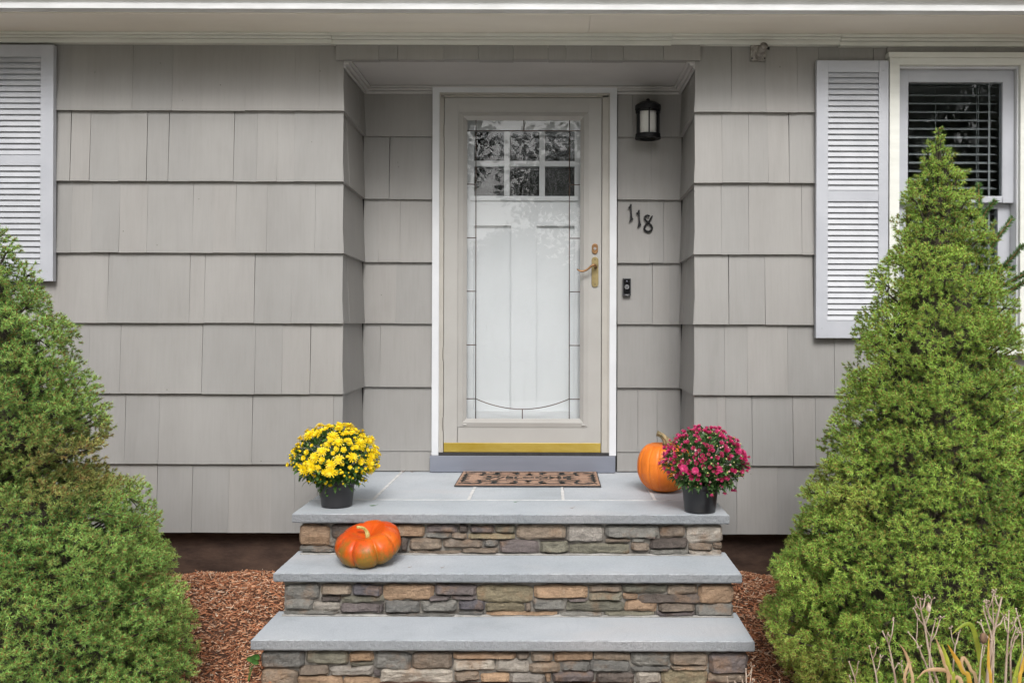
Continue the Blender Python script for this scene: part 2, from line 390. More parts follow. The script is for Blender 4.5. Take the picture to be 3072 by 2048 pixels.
# ------------------------------------------------------------------ the house
YB = 0.556                                 # recess back wall plane
house = thing('house', 'grey shingled house front with white trim and recessed entrance', 'house', (0, 0, 0.2))
XL, XR = -6.0, 6.5
XC0 = PX(1024, 0); XC1 = PX(2087, 0)      # recess corners on the front wall
XB0 = PX(1091, YB); XB1 = PX(2042, YB)    # inner corners
XC0 = (XC0 + XB0) / 2; XC1 = (XC1 + XB1) / 2
cl = [335, 546, 760, 969.5, 1180, 1387.5, 1594]
cr = [335.5, 548, 762, 972.5, 1184.6, 1398, 1601]
ZF = [(PZ(a, 0, 550) + PZ(b, 0, 2250)) / 2 for a, b in zip(cl, cr)]
ZTOP = PZ(125, 0)
cb = [410, 597.7, 786.6, 970.4, 1159.8, 1351.5]
ZBK = [PZ(a, YB, 1250) for a in cb] + [LAND + 0.004]
ZHEAD = PZ(181, 0)                        # underside of the header = recess ceiling
# window opening (casing outer rectangle)
WX0, WX1 = PX(2664, -0.03), PX(3098, -0.03); WZ1 = PZ(162, -0.03, 2880); WZ0 = PZ(1040, -0.03, 2880)

def wallbox(name, x0, x1, y0, y1, z0, z1):
    return MB().box(x0, x1, y0, y1, z0, z1).build(name, M['backing'], house)
wl = wallbox('wall', XL, XC0 - 0.03, 0.03, 0.16, ZF[-1] + 0.02, 3.0)
mb = MB().box(XC1 + 0.03, WX0 + 0.05, 0.03, 0.16, ZF[-1] + 0.02, 3.0).box(WX1 - 0.05, XR, 0.03, 0.16, ZF[-1] + 0.02, 3.0)
mb.box(WX0 + 0.05, WX1 - 0.05, 0.03, 0.16, WZ1 - 0.05, 3.0).box(WX0 + 0.05, WX1 - 0.05, 0.03, 0.16, ZF[-1] + 0.02, WZ0 + 0.05)
wr = mb.build('wall', M['backing'], house)
wh = wallbox('wall', XC0 - 0.03, XC1 + 0.03, 0.03, 0.16, ZHEAD + 0.012, 3.0)
DX0, DX1 = PX(1297, YB), PX(1851, YB); DZ1 = PZ(257, YB)
wb = MB().box(XB0 - 0.05, DX0 + 0.02, YB + 0.025, YB + 0.14, LAND - 0.02, ZHEAD + 0.02).box(DX1 - 0.02, XB1 + 0.05, YB + 0.025, YB + 0.14, LAND - 0.02, ZHEAD + 0.02)
wb.box(DX0 + 0.02, DX1 - 0.02, YB + 0.025, YB + 0.14, DZ1 - 0.02, ZHEAD + 0.02)
wb = wb.build('wall', M['backing'], house)
ws0 = wallbox('wall', XC0 - 0.13, XC0 - 0.03, 0.16, YB + 0.14, 0.15, ZHEAD + 0.02)
ws1 = wallbox('wall', XC1 + 0.03, XC1 + 0.13, 0.16, YB + 0.14, 0.15, ZHEAD + 0.02)

SK = 0.020; TH = 0.0192; FY = -0.012
def shingle(parent, x0, x1, z0, z1, exp, Y=0.0, lap=0.03, skew=0):
    "one shingle facing -y; its front leans back by SK over the exposure"
    g = random.choice([0.00015, 0.0002, 0.0003, 0.0004, 0.0006, 0.0013])
    dz = random.uniform(-0.0011, 0.0011); dy = random.uniform(-0.0018, 0.0014)
    a = x0 + g; b = x1 - g; zb = z0 + dz; zt = z1 + lap
    sk = skew + random.uniform(-0.0018, 0.0018)
    yb = Y + FY + dy; yt = yb + SK * (zt - zb) / exp
    MB().hexa([(a, yb, zb), (b, yb, zb + random.uniform(-0.001, 0.001)), (b, yb + TH, zb), (a, yb + TH, zb),
               (a + sk, yt, zt), (b + sk, yt, zt), (b + sk, yt + TH, zt), (a + sk, yt + TH, zt)]).build('shingle', M['shingle'], parent)
def cells(seams, x0, x1, ext):
    "seam x positions -> (x0, x1) cells, filled with random widths out to the ends"
    s = sorted(seams)
    if ext < 0:
        x = s[0]
        while x > x0 + 0.06: x -= random.uniform(0.11, 0.24); s.insert(0, max(x, x0))
        s.append(x1)
    elif ext > 0:
        x = s[-1]
        while x < x1 - 0.06: x += random.uniform(0.11, 0.24); s.append(min(x, x1))
        s.insert(0, x0)
    else: s = [x0] + s + [x1]
    return [(a, b) for a, b in zip(s, s[1:]) if b - a > 0.012]
LEFT = [[217, 399, 518, 737, 886, 959], [213, 271, 358, 442, 507, 571, 702, 771, 832, 884], [215, 276, 360, 443, 579, 641, 708, 801, 946],
        [199, 325, 480, 570, 614, 673, 764, 875], [185, 267, 361, 470, 607, 766, 847, 931], [376, 477, 627, 757, 902, 1000], [323, 471, 577, 686, 734, 814, 884, 952]]
RIGHT = [[2194, 2297, 2391, 2455, 2518], [2166, 2246, 2305, 2367], [2164, 2246, 2405], [2186, 2295, 2440], [2173, 2242, 2363, 2503], [2152, 2178, 2256, 2379, 2447], [2210, 2332, 2433]]
BL = [[], [1167], [1137, 1200], [1188], [1141], [1131], [1204]]
BR = [[1896, 2014], [1954], [1948, 1990], [1957, 2007], [], [1914, 1972], []]
for i in range(7):
    zt = ZTOP if i == 0 else ZF[i - 1]; zb = ZF[i]; e = ZF[2] - ZF[3]
    lap = 0.0 if i == 0 else 0.03
    ym = (cl[i] + (130 if i == 0 else cl[i - 1])) / 2
    for a, b in cells([PX(s, 0, ym) for s in LEFT[i]], XL, XC0 + 0.006, -1): shingle(wl, a, b, zb, zt, e, lap=lap)
    for a, b in cells([PX(s, 0, ym) for s in RIGHT[i]], XC1 - 0.006, XR, 1):
        parts = [(a, b, zb, zt, lap)]
        if b > WX0 and a < WX1 and zt > WZ0 and zb < WZ1:
            parts = []
            if a < WX0: parts.append((a, WX0, zb, zt, lap))
            if b > WX1: parts.append((WX1, b, zb, zt, lap))
            aa, bb = max(a, WX0), min(b, WX1)
            if zt > WZ1: parts.append((aa, bb, WZ1, zt, lap))
            if zb < WZ0: parts.append((aa, bb, zb, WZ0, 0))
        for q in parts:
            if q[1] - q[0] > 0.004: shingle(wr, q[0], q[1], q[2], q[3], e, lap=q[4])
    # recess back wall
    zt = ZHEAD if i == 0 else ZBK[i - 1]; zb = ZBK[i]
    ym = 970
    for a, b in cells([PX(s, YB, ym) for s in BL[i]], XB0 - 0.004, DX0 - 0.001, 0): shingle(wb, a, b, zb, zt, e, YB, lap=0 if i == 0 else 0.03)
    for a, b in cells([PX(s, YB, ym) for s in BR[i]], DX1 + 0.001, XB1 + 0.004, 0): shingle(wb, a, b, zb, zt, e, YB, lap=0 if i == 0 else 0.03)
    # recess side walls, course lines run from the front wall's to the back wall's
    for side, XX, par in ((1, XC0, ws0), (-1, XC1, ws1)):
        ys = [0.0, random.uniform(0.12, 0.22), random.uniform(0.30, 0.42), YB + 0.004]
        for a, b in zip(ys, ys[1:]):
            fz = lambda y, l, k: lerp(l[k], ZBK[k], max(0, y) / YB)
            zb0, zb1 = fz(a, ZF, i), fz(b, ZF, i)
            zt0, zt1 = (ZHEAD, ZHEAD) if i == 0 else (fz(a, ZF, i - 1) + 0.03, fz(b, ZF, i - 1) + 0.03)
            g = random.choice([0.0003, 0.0004, 0.0008])
            dx = random.uniform(-0.001, 0.001)
            yf = lambda y: a + g if y == 'a' else b - g
            x0 = XX + side * (0.012 + dx); s0 = SK * (zt0 - zb0) / e
            p = []
            y0f = (a + g) if a > 0 else FY + 0.001
            for (zz0, zz1, xf) in ((zb0, zb1, x0), (zt0, zt1, x0 - side * s0)):
                xb = xf - side * TH
                yy = y0f if (a > 0 or xf == x0) else FY + 0.001 + s0
                q = [(xb, yy, zz0), (xf, yy, zz0), (xf, b - g, zz1), (xb, b - g, zz1)]
                if side < 0: q = [q[1], q[0], q[3], q[2]]
                p += q
            MB().hexa(p).build('shingle', M['shingle'], par)
# header shingles above the recess, a little proud
hsm = [1008, 1137, 1194, 1332, 1436, 1540, 1644, 1698, 1775, 1870, 1990, 2101]
for a, b in zip(hsm, hsm[1:]):
    xa, xb = PX(a, -0.014, 160), PX(b, -0.014, 160); z0 = ZHEAD + random.uniform(-0.006, 0.002)
    y0 = -0.019 + random.uniform(-0.002, 0.001)
    MB().hexa([(xa + .0008, y0, z0), (xb - .0008, y0, z0 + random.uniform(-.001, .001)), (xb - .0008, 0.03, z0), (xa + .0008, 0.03, z0),
               (xa + .0008, y0 + .004, ZTOP), (xb - .0008, y0 + .004, ZTOP), (xb - .0008, 0.03, ZTOP), (xa + .0008, 0.03, ZTOP)]).build('shingle', M['shingle'], wh)
# recess ceiling and its small moulding
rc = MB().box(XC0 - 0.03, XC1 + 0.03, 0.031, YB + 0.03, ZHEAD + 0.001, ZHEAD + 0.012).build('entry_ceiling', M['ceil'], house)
def mould(x0, x1, y0, y1, along):
    m = MB()
    for k, (o, h) in enumerate(((0.045, 0.010), (0.030, 0.024), (0.014, 0.040))):
        if along == 'x': m.box(x0, x1, y1 - o, y1, ZHEAD - h, ZHEAD - (0.0005 if k == 0 else (0.010, 0.024)[k - 1]))
        elif along == 'l': m.box(x0, x0 + o, y0, y1 - (0.045, 0.030, 0.014)[k], ZHEAD - h, ZHEAD - (0.0005 if k == 0 else (0.010, 0.024)[k - 1]))
        else: m.box(x0 - o, x0, y0, y1 - (0.045, 0.030, 0.014)[k], ZHEAD - h, ZHEAD - (0.0005 if k == 0 else (0.010, 0.024)[k - 1]))
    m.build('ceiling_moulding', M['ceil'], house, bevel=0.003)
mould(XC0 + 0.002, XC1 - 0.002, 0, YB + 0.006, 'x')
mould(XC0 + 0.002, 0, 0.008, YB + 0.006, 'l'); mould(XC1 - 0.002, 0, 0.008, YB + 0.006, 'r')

# eaves: bed moulding, soffit, fascia, gutter, roof
ZM0, ZM1 = PZ(134, -0.02), PZ(107, -0.02)
edges = [XL, PX(995, -0.02), PX(2012, -0.02), PX(2517, -0.02), XR]
for i, (a, b) in enumerate(zip(edges, edges[1:])):
    dz = (0.0, -0.0035, 0.001, -0.004)[i]
    m = MB()
    m.box(a, b - 0.001, -0.030, 0.03, ZM0 + dz, ZM0 + 0.022 + dz)
    m.box(a, b - 0.001, -0.044, 0.03, ZM0 + 0.0225 + dz, ZM0 + 0.036 + dz)
    m.box(a, b - 0.001, -0.058, 0.03, ZM0 + 0.0365 + dz, ZM1 + 0.003)
    m.build('eave_moulding', M['cream'], house, bevel=0.003)
SOF = ZM1 + 0.003
xs = [XL, PX(1768, -0.15, 80), XR]
for a, b in zip(xs, xs[1:]): MB().box(a, b - 0.0015, -0.345, 0.16, SOF + 0.0005, SOF + 0.02).build('soffit_board', M['soffit'], house)
MB().box(XL, XR, -0.365, -0.346, SOF - 0.010, SOF + 0.18).build('fascia', M['soffit'], house, bevel=0.002)
# K-style gutter profile (y, z) swept along x
zg = SOF - 0.004
prof = [(-0.366, zg + 0.12), (-0.366, zg), (-0.435, zg - 0.004), (-0.4365, zg + 0.018), (-0.432, zg + 0.024), (-0.440, zg + 0.034), (-0.452, zg + 0.042),
        (-0.468, zg + 0.050), (-0.474, zg + 0.062), (-0.474, zg + 0.105), (-0.484, zg + 0.107), (-0.484, zg + 0.120), (-0.470, zg + 0.120), (-0.470, zg + 0.11), (-0.470, zg + 0.065), (-0.435, zg + 0.04), (-0.43, zg + 0.004), (-0.37, zg + 0.004), (-0.37, zg + 0.12)]
n = len(prof); gs = [XL, -1.9, 2.2, XR]
for a, b in zip(gs, gs[1:]):
    MB().add([(a, y, z) for y, z in prof] + [(b + 0.0, y, z) for y, z in prof], [(i, (i + 1) % n, (i + 1) % n + n, i + n) for i in range(n)]).build('gutter', M['gutter'], house)
mb = MB(); slope = 0.38
mb.hexa([(XL, -0.42, SOF + 0.15), (XR, -0.42, SOF + 0.15), (XR, 4.5, SOF + 0.15 + 4.92 * slope), (XL, 4.5, SOF + 0.15 + 4.92 * slope),
         (XL, -0.42, SOF + 0.18), (XR, -0.42, SOF + 0.18), (XR, 4.5, SOF + 0.18 + 4.92 * slope), (XL, 4.5, SOF + 0.18 + 4.92 * slope)])
mb.build('roof', M['roof'], house)  # unseen roof slab, put above the gutter to block sky light
# foundation
for a, b in ((XL, XC0 - 0.02), (XC1 + 0.02, XR)):
    MB().box(a, b, 0.085, 0.25, -0.2, ZF[-1] + 0.05).build('foundation', M['concrete'], house)
# dark rooms behind the door and the window
M['room'] = pm('room_wall_paint', (0.40, 0.39, 0.38, 1), (0.46, 0.45, 0.44, 1), 2)
def room(x0, x1, y0, y1, z0, z1, mat):
    m = MB().box(x0, x1, y1, y1 + 0.05, z0, z1).box(x0 - 0.05, x0, y0, y1, z0, z1).box(x1, x1 + 0.05, y0, y1, z0, z1)
    m.box(x0, x1, y0, y1, z0 - 0.05, z0).box(x0, x1, y0, y1, z1, z1 + 0.05)
    m.build('interior_room', mat, house)
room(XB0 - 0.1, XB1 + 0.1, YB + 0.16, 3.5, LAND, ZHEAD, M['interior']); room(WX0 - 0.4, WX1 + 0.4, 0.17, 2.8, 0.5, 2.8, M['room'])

# ---- shutters
def shutter(x0, x1, z0, z1, zu0, zl1, zm0, zm1, sx0, sx1, nu, nl, Y):
    "frame of stiles and rails; upper louvres fill zm1..zu0, lower ones zl1..zm0"
    yb = -0.013
    f = MB().box(x0, sx0, Y, yb, z0, z1).box(sx1, x1, Y, yb, z0, z1)
    f.box(sx0, sx1, Y + 0.0015, yb, zu0, z1).box(sx0, sx1, Y + 0.0015, yb, zm0, zm1).box(sx0, sx1, Y + 0.0015, yb, z0, zl1)
    f.box(sx0, sx1, yb - 0.004, yb - 0.001, zl1, zm0).box(sx0, sx1, yb - 0.004, yb - 0.001, zm1, zu0)
    s = f.build('shutter', M['shutter'], house, bevel=0.0015)
    src = None
    for (a, b, n) in ((zm1, zu0, nu), (zl1, zm0, nl)):
        p = (b - a) / n
        for k in range(n):
            z = a + k * p
            # a louvre: its lower edge forward, the upper edge tucked behind the one above
            m = MB().hexa([(sx0 + .0005, Y + 0.002, z + 0.0028), (sx1 - .0005, Y + 0.002, z + 0.0028), (sx1 - .0005, Y + 0.008, z + 0.0066), (sx0 + .0005, Y + 0.008, z + 0.0066),
                           (sx0 + .0005, Y + 0.0155, z + p * 1.2), (sx1 - .0005, Y + 0.0155, z + p * 1.2), (sx1 - .0005, Y + 0.021, z + p * 1.2), (sx0 + .0005, Y + 0.021, z + p * 1.2)])
            m.build('slat', M['slat'], s)
    for zz in (z1 - 0.05, z0 + 0.05):
        for xx in ((x0 + sx0) / 2, (x1 + sx1) / 2):
            MB().tube([(xx, Y - 0.0015, zz), (xx, Y + 0.002, zz)], 0.005, 8).build('screw', M['slat'], s)
    return s
YS = -0.045
shutter(PX(-57, YS), PX(159.5, YS, 450), PZ(843, YS, 100), PZ(134, YS, 100), PZ(171, YS, 100), PZ(792, YS, 100), PZ(496, YS, 100), PZ(465, YS, 100), PX(-20, YS), PX(121, YS, 450), 17, 17, YS)
s = shutter(PX(2449, YS, 600), PX(2665, YS, 600), PZ(1014, YS, 2550), PZ(181.5, YS, 2550), PZ(216.5, YS, 2550), PZ(962, YS, 2550), PZ(604, YS, 2550), PZ(572, YS, 2550), PX(2484, YS, 600), PX(2636, YS, 600), 21, 21, YS)

# ---- window
def window():
    Y = -0.035; c = 0.055
    ix0, ix1 = PX(2697, Y), PX(3060, Y); iz1 = PZ(195, Y, 2880)
    m = MB().box(WX0, ix0, Y, 0.02, WZ0, WZ1 - 0.0).box(ix1, WX1, Y, 0.02, WZ0, WZ1).box(ix0, ix1, Y, 0.02, iz1, WZ1)
    m.box(WX0 - 0.006, WX1 + 0.006, Y - 0.012, 0.02, WZ1 - 0.022, WZ1 + 0.004)
    m.box(WX0 + 0.0, WX0 + 0.012, Y - 0.012, Y, WZ0, WZ1 - 0.022).box(WX1 - 0.012, WX1, Y - 0.012, Y, WZ0, WZ1 - 0.022)
    m.box(WX0 - 0.02, WX1 + 0.02, Y - 0.05, 0.02, WZ0 - 0.04, WZ0)
    w_ = m.build('window', M['cream'], house, bevel=0.002)
    # stops
    MB().box(ix0, ix0 + 0.008, -0.012, 0.1, WZ0, iz1).box(ix1 - 0.008, ix1, -0.012, 0.1, WZ0, iz1).box(ix0 + .008, ix1 - .008, -0.012, 0.1, iz1 - 0.012, iz1).build('jamb_liner', M['white'], w_)
    Ys = 0.015
    def sash(nm, x0, x1, z0, z1, gx0, gx1, g0, g1, y):
        m = MB().box(x0, gx0, y, y + 0.035, z0, z1).box(gx1, x1, y, y + 0.035, z0, z1).box(gx0, gx1, y, y + 0.035, g1, z1).box(gx0, gx1, y, y + 0.035, z0, g0)
        m.build('sash', M['shutter'], w_, bevel=0.002)
        MB().box(gx0 - .005, gx1 + .005, y + 0.016, y + 0.020, g0 - .005, g1 + .005).build('window_pane', M['wglass'], w_)
    zmid = PZ(590, Ys, 2880)
    x0, x1 = ix0 + 0.009, ix1 - 0.009
    gx0, gx1 = PX(2723, Ys), PX(3006, Ys)
    sash('u', x0, x1, PZ(608, Ys, 2880), iz1 - 0.013, gx0, gx1, PZ(588, Ys, 2880), PZ(247, Ys, 2880), Ys)
    sash('l', x0, x1, WZ0 + 0.002, PZ(606, Ys + 0.04, 2880), gx0 + 0.004, gx1 - 0.004, WZ0 + 0.06, PZ(626, Ys + 0.04, 2880), Ys + 0.04)
    # venetian blind
    yb = 0.115; zt = PZ(262, yb, 2880); pitch = 25.3 * (yb + CAMD) / F
    k = 0
    MB().box(gx0 - 0.02, gx1 + 0.02, yb - 0.02, yb + 0.03, zt + 0.01, zt + 0.05).build('blind_rail', M['blind'], w_)
    while zt - k * pitch > WZ0 + 0.08:
        z = zt - k * pitch
        MB().hexa([(gx0 - .02, yb - 0.024, z - 0.007), (gx1 + .006, yb - 0.024, z - 0.007), (gx1 + .006, yb + 0.024, z + 0.010), (gx0 - .02, yb + 0.024, z + 0.010),
                   (gx0 - .02, yb - 0.024, z - 0.003), (gx1 + .006, yb - 0.024, z - 0.003), (gx1 + .006, yb + 0.024, z + 0.013), (gx0 - .02, yb + 0.024, z + 0.013)]).build('blind_slat', M['blind'], w_)
        k += 1
    for fx in (0.35, 0.79, 0.81): MB().tube([(lerp(gx0, gx1, fx), yb - 0.027, WZ0 + 0.1), (lerp(gx0, gx1, fx), yb - 0.027, zt + 0.03)], 0.0012, 5).build('blind_cord', M['blind'], w_)
    MB().box(lerp(gx0, gx1, 0.915), lerp(gx0, gx1, 0.935), yb - 0.03, yb - 0.027, WZ0 + 0.1, zt + 0.02).build('blind_tape', M['blind'], w_)
window()

# ---- entrance door set
YT = YB - 0.034
def frame3(x0, x1, z0, z1, wx, wz, y0, y1):
    return MB().box(x0, x0 + wx, y0, y1, z0, z1).box(x1 - wx, x1, y0, y1, z0, z1).box(x0 + wx, x1 - wx, y0, y1, z1 - wz, z1)
tz0 = PZ(1366, YT)
tx0, tx1 = PX(1296, YT, 800), PX(1850, YT, 800); tz1 = PZ(257, YT)
tw = PX(1318, YT) - PX(1297, YT)
frame3(tx0, tx1, tz0, tz1, tw, tw, YT, YB + 0.02).build('door_trim', M['white'], house, bevel=0.002)
sx0, sx1 = PX(1331.7, YT, 800), PX(1804, YT, 800); sz0, sz1 = PZ(1356, YT), PZ(293, YT)
jx0, jx1 = tx0 + tw + 0.0005, tx1 - tw - 0.0005
jb = MB()
jb.box(jx0, jx0 + 0.008, YT + 0.003, YB + 0.1, tz0, tz1 - tw - .0005).box(jx0 + 0.008, sx0 - 0.003, YT + 0.010, YB + 0.1, tz0, tz1 - tw - .0005)
jb.box(jx1 - 0.008, jx1, YT + 0.003, YB + 0.1, tz0, tz1 - tw - .0005).box(sx1 + 0.004, jx1 - 0.008, YT + 0.010, YB + 0.1, tz0, tz1 - tw - .0005)
jb.box(jx0 + 0.008, jx1 - 0.008, YT + 0.003, YB + 0.1, tz1 - tw - 0.012, tz1 - tw - .0005).box(jx0 + .008, jx1 - .008, YT + 0.010, YB + 0.1, sz1 + 0.004, tz1 - tw - 0.0125)
jb.build('door_jamb', M['jamb'], house, bevel=0.0012)
MB().box(PX(1291, YT), PX(1847, YT), YT - 0.012, YB + 0.12, LAND + 0.002, tz0 - 0.001).build('door_sill', M['sill'], house, bevel=0.003)
MB().box(jx0, jx1, YT - 0.004, YB + 0.12, tz0 - 0.0005, sz0 - 0.002).build('threshold', M['rubber'], house)
MB().box(jx0 + 0.004, sx0 - 0.004, YT + 0.006, YT + 0.0098, tz0 + 0.002, sz1 - 0.01).build('hinge_strip', M['jamb'], house)
# storm door: stiles and rails, sloped glazing frame, glass, copper came, brass kick plate
YD = YT + 0.008; DT = 0.034
fx0, fx1 = PX(1374, YD, 800), PX(1765, YD, 800); fz0, fz1 = PZ(1281, YD), PZ(337, YD)
gx0, gx1 = PX(1400, YD, 800), PX(1740.5, YD, 800); gz0, gz1 = PZ(1256, YD), PZ(360, YD)
sd = MB().box(sx0, fx0, YD, YD + DT, sz0, sz1).box(fx1, sx1, YD, YD + DT, sz0, sz1).box(fx0, fx1, YD, YD + DT, fz1, sz1).box(fx0, fx1, YD, YD + DT, sz0, fz0)
sd = sd.build('storm_door', M['storm'], house, bevel=0.0015)
tag(sd, 'beige storm door with full glass and brass kick plate')
bv = MB()
o = [(fx0, fz0), (fx1, fz0), (fx1, fz1), (fx0, fz1)]; i_ = [(gx0, gz0), (gx1, gz0), (gx1, gz1), (gx0, gz1)]
mid = [(lerp(a[0], b[0], 0.55), lerp(a[1], b[1], 0.55)) for a, b in zip(o, i_)]
ya, ym, yc = YD - 0.003, YD - 0.010, YD + 0.010
for k in range(4):
    j = (k + 1) % 4
    q = [(o[k], ya), (o[j], ya), (mid[j], ym), (mid[k], ym), (i_[j], yc), (i_[k], yc)]
    v = [(p[0], y, p[1]) for p, y in q] + [(p[0], YD + 0.026, p[1]) for p, y in q]
    bv.add(v, [(0, 1, 2, 3), (3, 2, 4, 5), (5, 4, 10, 11), (7, 6, 11, 10), (1, 0, 6, 7), (0, 3, 5, 11, 6), (1, 7, 10, 4, 2)])
bv.build('glazing_frame', M['storm'], sd, bevel=0)
for xx in (1390, 1745): MB().tube([(PX(xx, YD, 1273), YD - 0.011, PZ(1273, YD)), (PX(xx + 10, YD, 1273), YD - 0.011, PZ(1273, YD))], 0.004, 8).build('glazing_clip', M['storm'], sd)
MB().box(gx0 - 0.004, gx1 + 0.004, YD + 0.014, YD + 0.018, gz0 - 0.004, gz1 + 0.004).build('glass_pane', M['glass'], sd)
cm = MB(); yg = YD + 0.0125; cw = 0.0027
def came(a, b):
    cm.tube([P(a[0], a[1], yg), P(b[0], b[1], yg)], cw, 6)
cl_, cr_ = 1428, 1708.5
came((cl_, 360), (cl_ - 1, 1256)); came((cr_, 360), (cr_ - 1, 1256)); came((1400, 392), (1741, 393))
came((1571.5, 360), (1571.5, 392)); came((1567, 1226), (1567, 1256))
for yy in (553, 713.5, 873.7, 1034.5, 1195.5): came((1399, yy), (cl_, yy)); came((cr_, yy + 1.5), (1740, yy + 1.5))
cm.tube([P(lerp(1428, 1708, t), 1196 + 31 * (1 - (2 * t - 1) ** 2), yg) for t in np.linspace(0, 1, 21)], cw, 6)
cm.build('came', M['caming'], sd, smooth=True)
for yy in (393, 553, 713.5, 873.7, 1034.5, 1195.5):
    for xx in (cl_, cr_): MB().ball(P(xx, yy + 0.5, yg), 0.0034, 8, 6).build('came_joint', pm('lead_solder', (0.10, 0.12, 0.15, 1), rough=0.4, metal=0.5) if 'lead_solder' not in bpy.data.materials else bpy.data.materials['lead_solder'], sd, smooth=True)
MB().box(sx0 + 0.001, sx1 - 0.001, YD - 0.004, YD + 0.001, PZ(1355.5, YD), PZ(1328, YD)).build('kick_plate', M['kick'], sd, bevel=0.001)
for yy in (395, 640, 1062, 1272): MB().box(sx0 - 0.0085, sx0 - 0.0005, YD - 0.002, YD + 0.02, PZ(yy + 20, YD), PZ(yy - 20, YD)).build('hinge', M['jamb'], sd, bevel=0.001)
# handle set
def stadium(x0, x1, z0, z1, n=10):
    r = (x1 - x0) / 2; cx = (x0 + x1) / 2
    return [(cx + r * math.cos(a), z1 - r + r * math.sin(a)) for a in np.linspace(0, math.pi, n)] + [(cx + r * math.cos(a), z0 + r + r * math.sin(a)) for a in np.linspace(math.pi, 2 * math.pi, n)]
def c8(x, y): return (1700 + x * 0.2168, 560 + y * 0.2168)
a = P(*c8(343, 1392), YD); b = P(*c8(440, 972), YD)
MB().prism(stadium(a.x, b.x, a.z, b.z), YD - 0.007, YD).build('handle_plate', M['brass'], sd, bevel=0.002)
for yy in (1010, 1352):
    q = P(*c8(391, yy), YD); MB().tube([(q.x, YD - 0.0085, q.z), (q.x, YD - 0.006, q.z)], 0.003, 8).build('screw', M['black'], sd)
a = P(*c8(348, 933), YD); b = P(*c8(433, 787), YD)
MB().prism(stadium(a.x, b.x, a.z, b.z), YD - 0.008, YD).build('lock_plate', M['bronze'], sd, bevel=0.0025)
q = P(*c8(391, 857), YD); MB().tube([(q.x, YD - 0.012, q.z), (q.x, YD - 0.007, q.z)], [0.0075, 0.0085], 14).build('lock_cylinder', pm('steel', (0.5, 0.5, 0.5, 1), rough=0.3, metal=1), sd, smooth=False)
MB().box(q.x - 0.001, q.x + 0.001, YD - 0.0128, YD - 0.011, q.z - 0.004, q.z + 0.003).build('keyhole', M['black'], sd)
lv = [(402, 1105, -0.006, 0.010), (402, 1102, -0.03, 0.008), (396, 1092, -0.048, 0.0085), (372, 1082, -0.052, 0.0078), (340, 1098, -0.052, 0.0064), (305, 1130, -0.052, 0.0062), (265, 1158, -0.052, 0.0062), (220, 1170, -0.052, 0.006), (180, 1164, -0.051, 0.0056), (155, 1150, -0.05, 0.0046), (142, 1138, -0.049, 0.003)]
pts = []
for x, y, dy, r in lv: q = P(*c8(x, y), YD + dy); pts.append(q)
MB().tube(pts, [p[3] for p in lv], 12).build('lever_handle', M['bronze'], sd, smooth=True)
# entry door behind
YE = YD + 0.085
ed = MB()
E = lambda px, py: P(px, py, YE)
ex0, ex1 = jx0 + 0.004, jx1 - 0.004; ez0, ez1 = LAND + 0.05, sz1 + 0.0
cols = [(1422, 1512.5), (1528.5, 1618), (1635, 1724)]; rows = [(394, 483), (499, 588)]
px0, px1 = E(cols[0][0], 500).x, E(cols[2][1], 500).x; pzt, pzb = E(1570, 394).z, E(1570, 588).z
ed.box(ex0, px0, YE, YE + 0.04, ez0, ez1).box(px1, ex1, YE, YE + 0.04, ez0, ez1).box(px0, px1, YE, YE + 0.04, pzt, ez1)
pl = [(1403, 1533), (1609, 1737)]; pz1, pz0 = E(1570, 677).z, E(1570, 1232).z
xa, xb, xc, xd = [E(v, 900).x for v in (1403, 1533, 1609, 1737)]
ed.box(px0, px1, YE, YE + 0.04, pz1, pzb)
for (u, v) in ((px0, xa), (xb, xc), (xd, px1)):
    if v > u: ed.box(u, v, YE, YE + 0.04, pz0, pz1)
ed.box(px0, px1, YE, YE + 0.04, ez0, pz0)
entry = ed.build('entry_door', M['door'], house)
tag(entry, 'white entry door with six small panes behind the storm door')
for (u, v) in ((xa, xb), (xc, xd)): MB().box(max(u, px0) if u == xa else u, min(v, px1) if v == xd else v, YE + 0.022, YE + 0.035, pz0, pz1).build('door_panel', M['door'], entry)
mt = MB()
for (a, b) in ((cols[0][1], cols[1][0]), (cols[1][1], cols[2][0])): mt.box(E(a, 500).x, E(b, 500).x, YE - 0.002, YE + 0.04, pzb, pzt)
mz0, mz1 = E(1570, 499).z, E(1570, 483).z
for a, b in cols: mt.box(E(a, 500).x + .0003, E(b, 500).x - .0003, YE - 0.002, YE + 0.04, mz0, mz1)
mt.build('muntin', M['door'], entry, bevel=0.002)
MB().box(px0 - 0.02, px1 + 0.02, YE - 0.014, YE - 0.0005, E(1570, 603).z, E(1570, 590).z).build('door_shelf', M['door'], entry, bevel=0.004)
for a, b in cols:
    for c, d in rows:
        MB().box(E(a, 500).x, E(b, 500).x, YE + 0.018, YE + 0.022, E(1570, d).z, E(1570, c).z).build('pane', M['pane'], entry)

